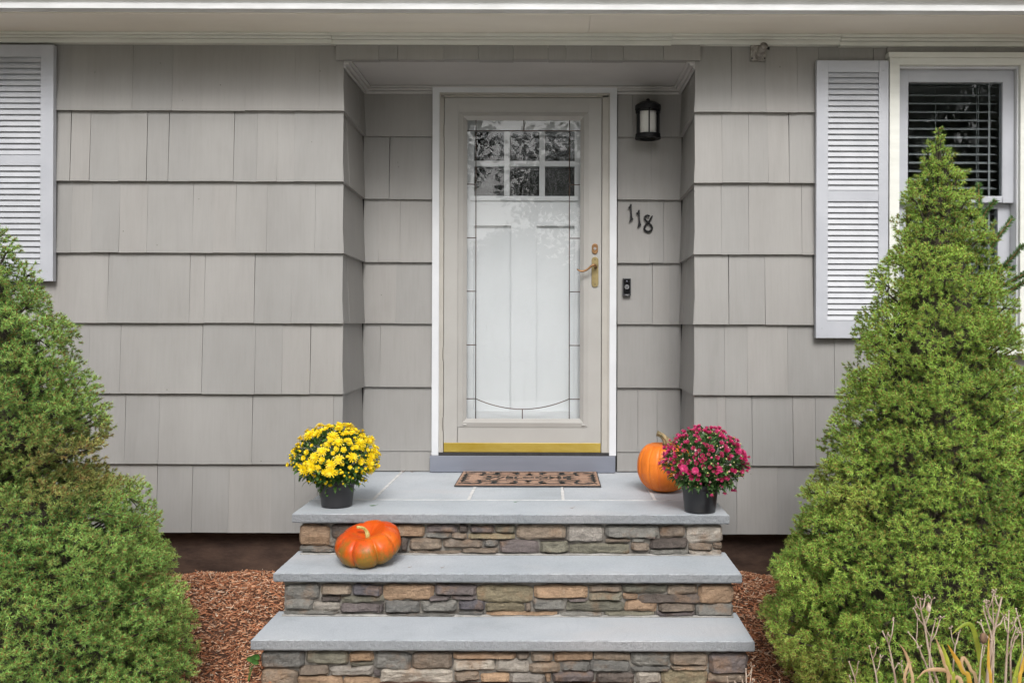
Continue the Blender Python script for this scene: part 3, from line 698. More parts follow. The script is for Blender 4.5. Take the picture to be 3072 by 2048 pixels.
# ------------------------------------------------------------------ stone steps
dLF, dMB, dMF, dBB, dBF = 4.19, 4.225, 3.908, 3.943, 3.643
yLF, yMB, yMF, yBB, yBF = [d - CAMD for d in (dLF, dMB, dMF, dBB, dBF)]
Z2, Z3 = 0.409, 0.219
SX0, SX1 = -1.175, 0.796
steps = thing('stone_steps', 'bluestone treads on fieldstone risers leading up to the door', 'steps', (-0.19, -0.5, 0.0))
def rough_slab(name, x0, x1, y0, y1, z0, z1, parent, nxx=150, amp=0.0016):
    "a slab whose front and side edges are split stone: the outline wanders a little"
    v = []; f = []
    per = []
    for k in range(nxx + 1):
        x = lerp(x0, x1, k / nxx); per.append((x, y0))
    nyy = max(6, int(nxx * (y1 - y0) / (x1 - x0)))
    for k in range(1, nyy + 1): per.append((x1, lerp(y0, y1, k / nyy)))
    per.append((x0, y1))
    for k in range(1, nyy): per.append((x0, lerp(y1, y0, k / nyy)))
    n = len(per); lv = [(0.0, 1), (0.004, 0), (0.5, 0), (0.996, 0), (1.0, 1)]
    lev = [(z0, 0.004), (z0 + 0.005, 0), ((z0 + z1) / 2, 0), (z1 - 0.004, 0.0005), (z1, 0.004)]
    for z, ins in lev:
        for (x, y) in per:
            q = Vector((x * 34, y * 34, z * 60)); d = mn.noise(q) * amp + mn.noise(q * 3) * amp * 0.6
            ox = oy = 0
            if abs(y - y0) < 1e-6: oy = ins + d
            if abs(x - x0) < 1e-6: ox = ins + d
            if abs(x - x1) < 1e-6: ox = -ins + d
            dz = mn.noise(q * 1.3 + Vector((9, 1, 1))) * 0.0009 if z in (z0,) else 0
            v.append((x + ox, y + oy, z + dz))
    for l in range(len(lev) - 1):
        for k in range(n): f.append((l * n + k, l * n + (k + 1) % n, (l + 1) * n + (k + 1) % n, (l + 1) * n + k))
    f.append(tuple(range(n - 1, -1, -1))); f.append(tuple(range((len(lev) - 1) * n, len(lev) * n)))
    return MB().add(v, f).build(name, M['bluestone'], parent)
ySTRIP = 4.527 - CAMD
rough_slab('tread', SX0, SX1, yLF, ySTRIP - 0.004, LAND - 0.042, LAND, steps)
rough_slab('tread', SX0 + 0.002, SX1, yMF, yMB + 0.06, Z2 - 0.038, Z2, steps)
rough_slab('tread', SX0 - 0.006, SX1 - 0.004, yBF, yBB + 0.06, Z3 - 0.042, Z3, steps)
# core (mortar) and landing flagstones with raised white joints
MB().box(SX0 + 0.05, SX1 - 0.05, yMB + 0.03, 0.03, 0.0, LAND - 0.043).build('core', M['mortar'], steps)
MB().box(XC0 + 0.02, XC1 - 0.02, 0.03, YB + 0.05, 0.1, LAND - 0.043).build('core', M['mortar'], steps)
MB().box(SX0 + 0.05, SX1 - 0.05, yBB + 0.03, yMB + 0.03, 0.0, Z2 - 0.0385).build('core', M['mortar'], steps)
MB().box(SX0 + 0.05, SX1 - 0.05, yBF + 0.065, yBB + 0.03, -0.05, Z3 - 0.0425).build('core', M['mortar'], steps)
fl = [XC0 + 0.004, -0.8756, -0.41, 0.05, 0.498, XC1 - 0.004]
for a, b in zip(fl, fl[1:]):
    z = LAND - random.uniform(0.0005, 0.002)
    m = MB().box(a + 0.006, b - 0.006, 0.0, YB - 0.004, LAND - 0.042, z) if False else None
    ya = ySTRIP + 0.004
    xa = a + 0.007 if a != fl[0] else a; xb = b - 0.007 if b != fl[-1] else b
    if a == fl[0]:
        poly = [(SX0 + 0.002, ya), (xb, ya), (xb, YB + 0.01), (a + 0.002, YB + 0.01), (a + 0.002, -0.016), (SX0 + 0.002, -0.016)]
    elif b == fl[-1]:
        poly = [(xa, ya), (SX1 - 0.002, ya), (SX1 - 0.002, -0.016), (b - 0.002, -0.016), (b - 0.002, YB + 0.01), (xa, YB + 0.01)]
    else: poly = [(xa, ya), (xb, ya), (xb, YB + 0.01), (xa, YB + 0.01)]
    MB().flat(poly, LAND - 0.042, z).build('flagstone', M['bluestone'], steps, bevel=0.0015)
def joint(p0, p1, w_):
    p0, p1 = Vector(p0), Vector(p1); t = (p1 - p0).normalized(); nn = Vector((-t.y, t.x)); k = max(8, int((p1 - p0).length / 0.02))
    a, b = [], []
    for i in range(k + 1):
        q = p0.lerp(p1, i / k); wv = w_ * (1 + 0.35 * mn.noise(Vector((q.x * 30, q.y * 30, 0))) )
        a.append(q + nn * wv); b.append(q - nn * wv * (1 + 0.3 * mn.noise(Vector((q.x * 25, q.y * 25, 5)))))
    m = MB(); m.flat([tuple(q) for q in a] + [tuple(q) for q in b[::-1]], LAND - 0.04, LAND + 0.0012)
    m.build('mortar_joint', M['joint'], steps)
joint((SX0 + 0.004, ySTRIP), (SX1 - 0.004, ySTRIP), 0.0042)
for x in fl[1:-1]: joint((x, ySTRIP + 0.006), (x + random.uniform(-0.004, 0.004), YB), 0.0075)
# fieldstones
ST = {
 1: "-177,20,553,688,o;25,220,552,637,d;13,60,640,700,g;-180,45,694,730,g;225,432,555,640,t;65,250,645,728,t;255,470,645,728,g;435,628,555,634,o;475,522,640,720,d;638,840,553,603,p;845,908,555,603,d;913,1076,560,607,p;1080,1210,558,608,n;632,797,607,638,g;800,900,607,643,t;903,1208,611,646,y;1215,1535,556,645,t;1540,1782,556,665,w;1787,2130,558,640,g;2135,2303,560,637,t;530,737,642,719,t;741,1002,648,704,t;1006,1100,650,698,g;862,1096,702,734,t;530,858,722,738,t;1103,1362,649,737,p;1366,1552,657,737,n;1556,1945,672,740,n;1540,1782,668,670,n;1366,1535,648,655,d;1788,1950,645,668,t;1955,2040,636,665,g;2045,2120,624,640,p;1950,2068,668,724,t;2074,2318,642,708,d;2307,2541,556,668,w;2324,2476,671,717,t;2480,2541,671,712,t;2074,2322,711,742,g;2325,2538,719,748,w",
 2: "-273,-47,935,1030,g;-275,-92,1034,1102,g;-42,156,937,1004,t;-42,90,1008,1042,d;-88,78,1046,1104,w;161,356,938,1008,b;94,368,1010,1055,n;82,336,1059,1116,p;340,363,1060,1112,p;361,688,937,1036,o;368,597,1043,1120,g;692,962,934,1005,p;602,838,1042,1112,g;650,793,1009,1036,p;797,960,1008,1036,p;843,1012,1040,1105,b;965,1322,943,1052,y;1018,1268,1056,1110,y;1272,1314,1056,1108,t;1327,1676,941,1026,o;1318,1526,1031,1102,g;1680,1894,936,985,t;1680,1896,989,1040,n;1544,1674,1029,1042,p;1531,1910,1045,1112,n;1899,2184,938,990,n;1901,1998,994,1032,o;2002,2404,1001,1058,d;2189,2381,937,997,t;2386,2611,935,1059,o;1914,2122,1038,1106,o;2127,2364,1062,1110,t;2368,2614,1063,1138,g;2112,2364,1113,1137,p;-280,78,1107,1124,g;368,838,1124,1132,g;845,1012,1108,1130,g;1018,1480,1113,1132,o;1486,1785,1115,1134,g;1790,2108,1110,1136,n",
 3: "-423,-145,1362,1475,g;-140,136,1365,1452,n;-425,-190,1479,1600,t;-186,12,1456,1521,t;140,300,1368,1432,o;140,296,1436,1457,n;16,298,1461,1523,w;-186,98,1526,1596,o;304,541,1370,1486,g;545,803,1370,1475,t;302,342,1490,1528,p;103,340,1531,1596,o;345,811,1480,1570,w;806,1214,1372,1411,o;811,1080,1415,1490,w;1084,1295,1414,1504,w;1218,1306,1374,1410,t;814,980,1494,1562,t;984,1170,1508,1568,o;1174,1398,1508,1568,w;1311,1456,1372,1433,t;1460,1714,1372,1432,o;1299,1497,1437,1504,t;1501,1686,1436,1496,g;1690,1948,1428,1500,g;1718,1947,1372,1424,t;1402,1444,1508,1560,o;1448,1722,1500,1564,p;1727,1980,1504,1572,d;1952,2202,1376,1462,g;2206,2450,1376,1456,t;1952,2202,1466,1486,g;1984,2142,1490,1575,w;2146,2448,1484,1575,y;2206,2448,1460,1481,t;2454,2711,1376,1506,p;2452,2690,1510,1575,t"}
YR = {1: yMB, 2: yBB, 3: yBF + 0.035}
ZLO = {1: Z2 + 0.001, 2: Z3 + 0.001, 3: 0.0}; ZHI = {1: LAND - 0.043, 2: Z2 - 0.039, 3: Z3 - 0.043}
def stone(x0, x1, z0, z1, Y, k, parent):
    w_, h = x1 - x0, z1 - z0
    nu = max(5, min(14, int(w_ / 0.012))); nv = max(4, min(9, int(h / 0.009)))
    sd_ = random.uniform(0, 100); proud = random.uniform(0.004, 0.020); tx, tz_ = random.uniform(-.008, .008), random.uniform(-.007, .007); lz, rz_ = random.uniform(-.006, .006), random.uniform(-.006, .006)
    v = []; f = []
    for j in range(nv + 1):
        for i in range(nu + 1):
            u, t = i / nu * 2 - 1, j / nv * 2 - 1
            # rounded, slightly crooked outline
            cr = 0.10 * (abs(u) ** 8) * (abs(t) ** 8)
            x = (x0 + x1) / 2 + u * w_ / 2 - math.copysign(cr * min(w_, h) * 0.9, u)
            z = (z0 + z1) / 2 + t * h / 2 - math.copysign(cr * min(w_, h) * 0.9, t)
            ns = Vector((x * 26, sd_, z * 26))
            edge = max(abs(u), abs(t))
            x += mn.noise(ns) * 0.006 * (abs(u) ** 2); z += mn.noise(ns + Vector((7, 3, 1))) * 0.006 * abs(t) ** 2 + (lz * max(0, -u) + rz_ * max(0, u)) * abs(t) * min(1, h / 0.05)
            dome = (1 - abs(u) ** 14) * (1 - abs(t) ** 9)
            y = Y + 0.010 - (0.006 + proud) * dome ** 0.5 + (tx * u + tz_ * t) * dome - mn.noise(Vector((x * 30, sd_ + 5, z * 44))) * 0.007 - random.uniform(-1, 1) * 0.0016
            v.append((x, y, z))
    W = nu + 1
    for j in range(nv):
        for i in range(nu): f.append((j * W + i, j * W + i + 1, (j + 1) * W + i + 1, (j + 1) * W + i))
    loop = [i for i in range(W)] + [j * W + nu for j in range(1, nv + 1)] + [nv * W + i for i in range(nu - 1, -1, -1)] + [j * W for j in range(nv - 1, 0, -1)]
    b0 = len(v)
    for q in loop: v.append((v[q][0], Y + 0.05, v[q][2]))
    L = len(loop)
    for q in range(L): f.append((loop[(q + 1) % L], loop[q], b0 + q, b0 + (q + 1) % L))
    MB().add(v, f).build('stone', M['stone_' + k], parent)
for r_ in (1, 2, 3):
    Y = YR[r_]
    rz = MB().box(SX0 + 0.034, SX1 - 0.034, Y + 0.020, Y + 0.034, ZLO[r_], ZHI[r_])
    riser = rz.build('riser', M['mortar'], steps)
    items = [q.split(',') for q in ST[r_].split(';')]
    for q in items:
        a = P(980 + float(q[0]) * .46769, 1315 + float(q[3]) * .46769, Y); b = P(980 + float(q[1]) * .46769, 1315 + float(q[2]) * .46769, Y)
        x0, x1 = max(a.x, SX0 + 0.022) + 0.0008, min(b.x, SX1 - 0.022) - 0.0008; z0, z1 = max(a.z, ZLO[r_]) + 0.0006, min(b.z, ZHI[r_] - 0.001) - 0.0006
        if x1 - x0 > 0.006 and z1 - z0 > 0.003: stone(x0, x1, z0, z1, Y, q[4], riser)
    if r_ == 3:
        x = SX0 + 0.024; zt = P(1500, 1315 + 1580 * .46769, Y).z
        while x < SX1 - 0.06:
            w_ = random.uniform(0.07, 0.17); stone(x, min(x + w_, SX1 - 0.024), -0.02, zt - 0.004, Y, random.choice('tgonwp'), riser); x += w_ + 0.003
# mortar fillet where each riser meets the tread below
for r_, z in ((1, Z2), (2, Z3)):
    m = MB(); k = 70; v = []; f = []
    for i in range(k + 1):
        x = lerp(SX0 + 0.03, SX1 - 0.03, i / k); d = mn.noise(Vector((x * 14, r_ * 7, 0)))
        v += [(x, YR[r_] - 0.010 - 0.003 * d, z + 0.0005), (x, YR[r_] + 0.004, z + 0.007 + 0.004 * mn.noise(Vector((x * 20, r_, 3)))), (x, YR[r_] + 0.012, z + 0.0005)]
    for i in range(k): f += [(i * 3, i * 3 + 3, i * 3 + 4, i * 3 + 1), (i * 3 + 1, i * 3 + 4, i * 3 + 5, i * 3 + 2), (i * 3 + 2, i * 3 + 5, i * 3 + 3, i * 3)]
    m.add(v, f).build('mortar_fillet', M['fillet'], steps, smooth=True)

# ------------------------------------------------------------------ wall-mounted things
# lantern
ly = YB - 0.088; lc = P(1944, 358, ly)
lan = thing('wall_lantern', 'black metal wall lantern with white frosted glass cylinder above the house numbers', 'lantern', (lc.x, ly, lc.z - 0.115))
LZ = lc.z
def ring(r0, r1, z0, z1): return [(r0, z0), (r1, z0), (r1, z1), (r0, z1), (r0, z0)]
MB().prism([(lc.x - 0.05, LZ - 0.075), (lc.x + 0.05, LZ - 0.075), (lc.x + 0.05, LZ + 0.075), (lc.x + 0.03, LZ + 0.095), (lc.x - 0.03, LZ + 0.095), (lc.x - 0.05, LZ + 0.075)], YB - 0.03, YB - 0.004).build('back_plate', M['black'], lan, bevel=0.003)
MB().lathe([(0.072, 0.052), (0.0735, 0.055), (0.0735, 0.076), (0.070, 0.080), (0.060, 0.088), (0.042, 0.097), (0.020, 0.102), (0.010, 0.104), (0.009, 0.108), (0.011, 0.112), (0.007, 0.117), (0.001, 0.118)], 32, (lc.x, ly, LZ)).build('cap', M['black'], lan, smooth=False)
MB().lathe(ring(0.064, 0.0705, 0.036, 0.045), 32, (lc.x, ly, LZ), close=False).build('upper_ring', M['black'], lan)
MB().lathe(ring(0.048, 0.0735, -0.112, -0.101), 32, (lc.x, ly, LZ), close=False).lathe(ring(0.064, 0.071, -0.101, -0.086), 32, (lc.x, ly, LZ), close=False).build('bottom_ring', M['black'], lan)
for k in range(6):
    a = R(-90 + 60 * k); x, y = lc.x + 0.067 * math.cos(a), ly + 0.067 * math.sin(a)
    MB().tube([(x, y, LZ - 0.10), (x, y, LZ + 0.055)], 0.0042, 6).build('bar', M['black'], lan)
for dx in (-1, 1): MB().tube([(lc.x + 0.05 * dx, ly, LZ - 0.106), (lc.x, ly, LZ - 0.106)], 0.003, 6).build('bottom_spoke', M['black'], lan)
MB().lathe([(0.044, -0.10), (0.046, -0.098), (0.046, 0.050), (0.044, 0.052)], 32, (lc.x, ly, LZ)).build('glass_cylinder', M['frost'], lan, smooth=False)
MB().box(lc.x - 0.012, lc.x + 0.012, ly + 0.06, YB - 0.028, LZ + 0.058, LZ + 0.074).build('arm', M['black'], lan)
# house numbers: three separate plates
YN = YB - 0.010
def c8p(pts): return [(lambda q: (q.x, q.z))(P(*c8(x, y), YN)) for x, y in pts]
one = [(882, 243), (897, 246), (895, 300), (898, 370), (904, 425), (913, 452), (890, 476), (868, 494), (876, 455), (882, 400), (882, 340), (878, 296), (866, 300), (856, 286), (870, 276)]
y1_ = YN - 0.008
for k, (dx, dy, lab) in enumerate(((0, 0, 'black metal numeral 1 mounted highest of the house numbers'), (112, 80, 'black metal numeral 1 mounted between the other house numbers'))):
    tag(MB().prism(c8p([(886 + (x - 886) * 1.25 + dx, y + dy) for x, y in one]), y1_, YN + 0.004).build('house_number', M['black'], bevel=0.0008), lab, 'house number', 'house numbers beside the door')
e8 = [(1186, 402), (1165, 440), (1142, 478), (1122, 505), (1100, 525), (1080, 553), (1074, 580), (1085, 606), (1110, 622), (1140, 622), (1168, 606), (1182, 578), (1176, 546), (1155, 520), (1128, 498), (1100, 470), (1080, 445), (1078, 422), (1095, 404), (1122, 398), (1148, 408)]
pts8 = [P(x, y, y1_ + 0.004) for x, y in [c8(*q) for q in e8]]
tag(MB().tube(pts8, [0.004] + [0.005] * 4 + [0.0066] * 7 + [0.006] * 3 + [0.0055] * 6, 8).build('house_number', M['black'], smooth=True), 'black metal numeral 8 mounted lowest of the house numbers', 'house number', 'house numbers beside the door')
# doorbell
a = P(*c8(773, 1512), YN); b = P(*c8(885, 1266), YN)
db = thing('doorbell', 'black video doorbell with round silver ringed button', 'doorbell', ((a.x + b.x) / 2, YN, a.z))
MB().box(a.x, b.x, YN - 0.022, YN + 0.002, a.z, b.z).build('body', pm('doorbell_grey', (0.03, 0.03, 0.034, 1), rough=0.4), db, bevel=0.003)
MB().box(a.x + 0.005, b.x - 0.005, YN - 0.0235, YN - 0.021, a.z + 0.012, b.z - 0.006).build('face', pm('doorbell_gloss', (0.006, 0.006, 0.007, 1), rough=0.12), db)
q = P(*c8(829, 1388), YN)
st = bpy.data.materials['steel']
MB().lathe([(0.0115, 0), (0.0135, 0.002), (0.0115, 0.004)], 20, (0, 0, 0), close=False)
def disc(cx, cz, y0, y1, r): return MB().tube([(cx, y1, cz), (cx, y0, cz)], r, 20)
disc(q.x, q.z, YN - 0.026, YN - 0.022, 0.0125).build('button_ring', st, db)
disc(q.x, q.z, YN - 0.0272, YN - 0.024, 0.0098).build('button', pm('button_grey', (0.10, 0.10, 0.11, 1), rough=0.35), db)
q2 = P(*c8(829, 1308), YN); disc(q2.x, q2.z, YN - 0.0242, YN - 0.022, 0.0036).build('camera_lens', pm('lens_grey', (0.22, 0.22, 0.27, 1), rough=0.2), db)
me = text_mesh('ring', 0.011, 0.0003); me.materials.append(pm('doorbell_lettering', (0.45, 0.45, 0.45, 1), rough=0.5))
lo = link('lettering', me, db, ((a.x + b.x) / 2, YN - 0.0225, a.z + 0.0066)); lo.rotation_euler = (R(90), 0, 0)
# flag bracket
fb = lambda x, y, Y: P(1972 + x * .46769, y * .46769, Y)
q0, q1 = fb(597, 392, -0.012), fb(695, 290, -0.012)
brk = thing('flag_bracket', 'weathered grey metal flagpole bracket screwed under the eave', 'bracket', ((q0.x + q1.x) / 2, -0.012, q0.z))
gm = pm('weathered_cast_metal', (0.17, 0.155, 0.14, 1), (0.42, 0.40, 0.37, 1), 45, rough=0.5, metal=0.3, bs=0.6, bscale=90)
MB().box(q0.x, q1.x, -0.020, 0.004, q0.z, q1.z).build('mounting_plate', gm, brk, bevel=0.004)
A = Vector(((q0.x + q1.x) / 2, -0.018, q0.z + 0.020)); B = fb(685, 294, -0.11)
ax = (B - A).normalized(); tb = MB()
tb.tube([A, A.lerp(B, 0.98), B, B, B - ax * 0.06], [0.017, 0.018, 0.0205, 0.0150, 0.0145], 18, cap=False); tb.build('socket', gm, brk, smooth=True)
MB().tube([B - ax * 0.022, B - ax * 0.020], 0.0149, 12).build('socket_dark', M['black'], brk)  # black disc near the mouth, standing for the shade inside the tube
MB().tube([A + Vector((-0.004, 0, 0.0)), A.lerp(B, 0.45) + Vector((-0.002, 0, -0.014))], [0.012, 0.006], 8).build('rib', gm, brk, smooth=True)
sc_ = B - ax * 0.02
MB().tube([sc_, sc_ + Vector((0.030, 0, -0.002))], 0.0035, 8).tube([sc_ + Vector((0.024, 0, -0.0015)), sc_ + Vector((0.033, 0, -0.002))], 0.0075, 8).build('thumb_screw', M['black'], brk)
for dx, dz in ((0.007, 0.007), (-0.007, 0.007)):
    x = q0.x + dx if dx > 0 else q1.x + dx
    MB().tube([(x, -0.0225, q0.z + dz + 0.004), (x, -0.019, q0.z + dz + 0.004)], 0.0045, 8).build('screw', M['black'], brk)

# ------------------------------------------------------------------ doormat
my0, my1 = 0.042, 0.505; mx0, mx1 = PX(1362, my0, 1458), PX(1804, my0, 1458)
mat_ = thing('doormat', 'tan doormat with black scrollwork lying before the door', 'doormat', ((mx0 + mx1) / 2, (my0 + my1) / 2, LAND))
MB().box(mx0, mx1, my0, my1, LAND + 0.0005, LAND + 0.0075).build('rubber_base', M['rubber'], mat_, bevel=0.002)
MB().box(mx0 + 0.006, mx1 - 0.006, my0 + 0.008, my1 - 0.006, LAND + 0.0075, LAND + 0.0105).build('fibre_top', pm('tan_fibre', (0.29, 0.175, 0.12, 1), (0.38, 0.245, 0.175, 1), 9, rough=0.95, bs=0.6, bscale=300, bdist=0.003), mat_, bevel=0.001)
pat = MB(); zt = LAND + 0.0113
def crescent(cx, cy, r, a0, a1, w_, sx=1.25):
    n_ = 12; o_, i2 = [], []
    for k in range(n_ + 1):
        t = k / n_; a = R(lerp(a0, a1, t)); hw = w_ * (math.sin(math.pi * min(1, t * 0.9 + 0.1)) ** 0.7) / 2 + 0.0008
        o_.append((cx + sx * (r + hw) * math.cos(a), cy + (r + hw) * math.sin(a))); i2.append((cx + sx * (r - hw) * math.cos(a), cy + (r - hw) * math.sin(a)))
    for k in range(n_): pat.add([(p[0], p[1], zt) for p in (o_[k], o_[k + 1], i2[k + 1], i2[k])], [(0, 1, 2, 3)])
def blob(cx, cy, rx, ry, rot=0):
    pat.add([(cx + rx * math.cos(a) * math.cos(rot) - ry * math.sin(a) * math.sin(rot), cy + rx * math.cos(a) * math.sin(rot) + ry * math.sin(a) * math.cos(rot), zt) for a in np.linspace(0, 2 * math.pi, 10, endpoint=False)], [tuple(range(10))])
mcx, mcy = (mx0 + mx1) / 2, (my0 + my1) / 2
for sx in (-1, 1):
    for sy in (-1, 1):
        def C(u, v, r, a0, a1, w_):
            if sx < 0: a0, a1 = 180 - a0, 180 - a1
            if sy < 0: a0, a1 = -a0, -a1
            crescent(mcx + sx * u, mcy + sy * v, r, a0, a1, w_)
        def Bb(u, v, rx, ry, rot=0): blob(mcx + sx * u, mcy + sy * v, rx, ry, rot * sx * sy)
        C(0.13, 0.135, 0.052, 20, 250, 0.022); C(0.14, 0.12, 0.028, 200, 430, 0.016); C(0.045, 0.16, 0.034, -30, 170, 0.018); C(0.04, 0.10, 0.028, 120, 330, 0.014)
        C(0.225, 0.15, 0.036, 90, 330, 0.020); C(0.235, 0.10, 0.026, -60, 140, 0.016); C(0.305, 0.15, 0.040, 30, 220, 0.022); C(0.315, 0.09, 0.034, -80, 120, 0.018)
        C(0.26, 0.04, 0.034, 60, 270, 0.018); C(0.325, 0.025, 0.026, -90, 90, 0.018); C(0.335, 0.185, 0.024, 180, 400, 0.014); C(0.19, 0.055, 0.022, 30, 240, 0.012)
        C(0.09, 0.062, 0.024, 180, 370, 0.011)
        Bb(0.0, 0.185, 0.016, 0.010); Bb(0.085, 0.185, 0.026, 0.007, 0.2); Bb(0.18, 0.19, 0.026, 0.007, -0.2); Bb(0.27, 0.195, 0.026, 0.006); Bb(0.0, 0.125, 0.011, 0.020); Bb(0.355, 0.12, 0.006, 0.026)
        Bb(0.19, 0.105, 0.020, 0.008, 0.5); Bb(0.275, 0.115, 0.018, 0.007, -0.5); Bb(0.085, 0.095, 0.018, 0.007, 0.3); Bb(0.355, 0.05, 0.006, 0.020); Bb(0.225, 0.195, 0.012, 0.006)
pat.build('scroll_pattern', M['rubber'], mat_)
me = text_mesh('WELCOME', 0.085, 0.0006, 0.0022); me.materials.append(M['rubber'])
lo = link('lettering', me, mat_, (mcx, mcy + 0.002, LAND + 0.0116)); lo.scale = (1.12, 0.95, 1)

# ------------------------------------------------------------------ pumpkins
def pumpkin_mesh(w_, h, ribs, depth, prof, sharp, seed, cav=0.1, nt=192, npz=40):
    rnd = random.Random(seed)
    cuts = np.cumsum([rnd.uniform(0.75, 1.25) for _ in range(ribs)]); cuts = np.concatenate([[0], cuts / cuts[-1]]) * 2 * math.pi
    amp = [rnd.uniform(0.97, 1.03) for _ in range(ribs)]
    v = []; f = []
    for j in range(npz + 1):
        ph = math.pi * j / npz - math.pi / 2
        rr, zz = prof(ph)
        for i in range(nt):
            th = 2 * math.pi * i / nt
            k = np.searchsorted(cuts, th, side='right') - 1; k = min(k, ribs - 1)
            t = (th - cuts[k]) / (cuts[k + 1] - cuts[k]); g = abs(2 * t - 1) ** sharp
            q = Vector((math.cos(th) * 1.7, math.sin(th) * 1.7, zz / h * 2 + seed))
            r = rr * (1 - depth * g) * (1 + 0.012 * mn.noise(q)) * (1 + (amp[k] - 1) * (1 - g))
            z = zz * (1 + 0.02 * mn.noise(q + Vector((4, 0, 0)))) - (0.35 * depth * g * abs(zz) * (1 if zz > 0 else -1)) * 0.6
            v.append((r * w_ * math.cos(th), r * w_ * math.sin(th), z * h))
    for j in range(npz):
        for i in range(nt): f.append((j * nt + i, j * nt + (i + 1) % nt, (j + 1) * nt + (i + 1) % nt, (j + 1) * nt + i))
    f.append(tuple(range(nt - 1, -1, -1))); f.append(tuple(range(npz * nt, (npz + 1) * nt)))
    return v, f
def tall_prof(ph):
    c, s = math.cos(ph), math.sin(ph)
    r = max(0.02, abs(c) ** 0.72) * (1 + 0.06 * s) if s > 0 else max(0.02, abs(c) ** 0.80) * (1 - 0.02 * s)
    z = s
    if s > 0.86: z = 0.86 + (s - 0.86) * 0.6 - 0.10 * ((s - 0.86) / 0.14) ** 2 * 1.0
    return r, z
def flat_prof(ph):
    c, s = math.cos(ph), math.sin(ph)
    r = max(0.015, abs(c) ** 0.62); z = math.copysign(abs(s) ** 0.9, s)
    k = max(0, 1 - r / 0.62)
    if s > 0: z = z - 0.62 * k ** 1.2
    else: z = z + 0.35 * k ** 1.2
    return r, z
def orange_mat():
    m, n, b = new_mat('pumpkin_skin')
    c = ramp(n, nz(n, 9, 5, 0.6, (1, 1, 0.4), 'obj'), [(0.28, (0.60, 0.12, 0.008, 1)), (0.72, (0.82, 0.225, 0.014, 1))])
    sp = ramp(n, nz(n, 75, 5, 0.75, (1, 1, 1), 'obj'), [(0.60, (0, 0, 0, 1)), (0.74, (0.6, 0.6, 0.6, 1))])
    c = mixc(n, sp, c, (0.9, 0.42, 0.10, 1))
    n.links.new(ramp(n, nz(n, 22, 5, 0.7, (1, 1, 1), 'obj'), [(0.35, (0.36,) * 3 + (1,)), (0.65, (0.62,) * 3 + (1,))]), b.inputs['Roughness'])
    n.links.new(c, b.inputs['Base Color'])
    bump(n, b, nz(n, 60, 4, 0.5, (1, 1, 0.6), 'obj'), 0.25, 0.004); return m
def stained_mat():
    m, n, b = new_mat('stained_pumpkin_skin')
    c = ramp(n, nz(n, 8, 5, 0.6, (1, 1, 0.35), 'obj'), [(0.3, (0.50, 0.045, 0.005, 1)), (0.55, (0.58, 0.085, 0.006, 1)), (0.75, (0.66, 0.18, 0.015, 1))])
    tc = n.nodes.new('ShaderNodeTexCoord'); sx = n.nodes.new('ShaderNodeSeparateXYZ'); n.links.new(tc.outputs['Object'], sx.inputs[0])
    low = n.nodes.new('ShaderNodeMapRange'); low.inputs[1].default_value = 0.125; low.inputs[2].default_value = 0.0
    n.links.new(sx.outputs[2], low.inputs[0])
    pn = nz(n, 17, 8, 0.75, (1, 1, 0.55), 'obj')
    ad = n.nodes.new('ShaderNodeMath'); ad.operation = 'MULTIPLY_ADD'; ad.inputs[1].default_value = 0.36
    n.links.new(low.outputs[0], ad.inputs[0]); n.links.new(pn, ad.inputs[2])
    gmask = ramp(n, ad.outputs[0], [(0.54, (0, 0, 0, 1)), (0.76, (0.9, 0.9, 0.9, 1))])
    c = mixc(n, gmask, c, (0.16, 0.115, 0.012, 1))
    yl = ramp(n, nz(n, 20, 3, 0.5, (0.35, 0.35, 1.4), 'obj'), [(0.64, (0, 0, 0, 1)), (0.72, (0.6, 0.6, 0.6, 1))])
    c = mixc(n, yl, c, (0.80, 0.36, 0.03, 1))
    bl = ramp(n, nz(n, 70, 5, 0.75, (1, 1, 0.5), 'obj'), [(0.635, (0, 0, 0, 1)), (0.68, (0.9, 0.9, 0.9, 1))])
    c = mixc(n, bl, c, (0.05, 0.03, 0.01, 1))
    n.links.new(ramp(n, nz(n, 22, 5, 0.7, (1, 1, 1), 'obj'), [(0.35, (0.26,) * 3 + (1,)), (0.65, (0.58,) * 3 + (1,))]), b.inputs['Roughness'])
    n.links.new(c, b.inputs['Base Color']); b.inputs['Specular IOR Level'].default_value = 0.35
    bump(n, b, nz(n, 30, 4, 0.5, (1, 1, 0.6), 'obj'), 0.15, 0.004); return m
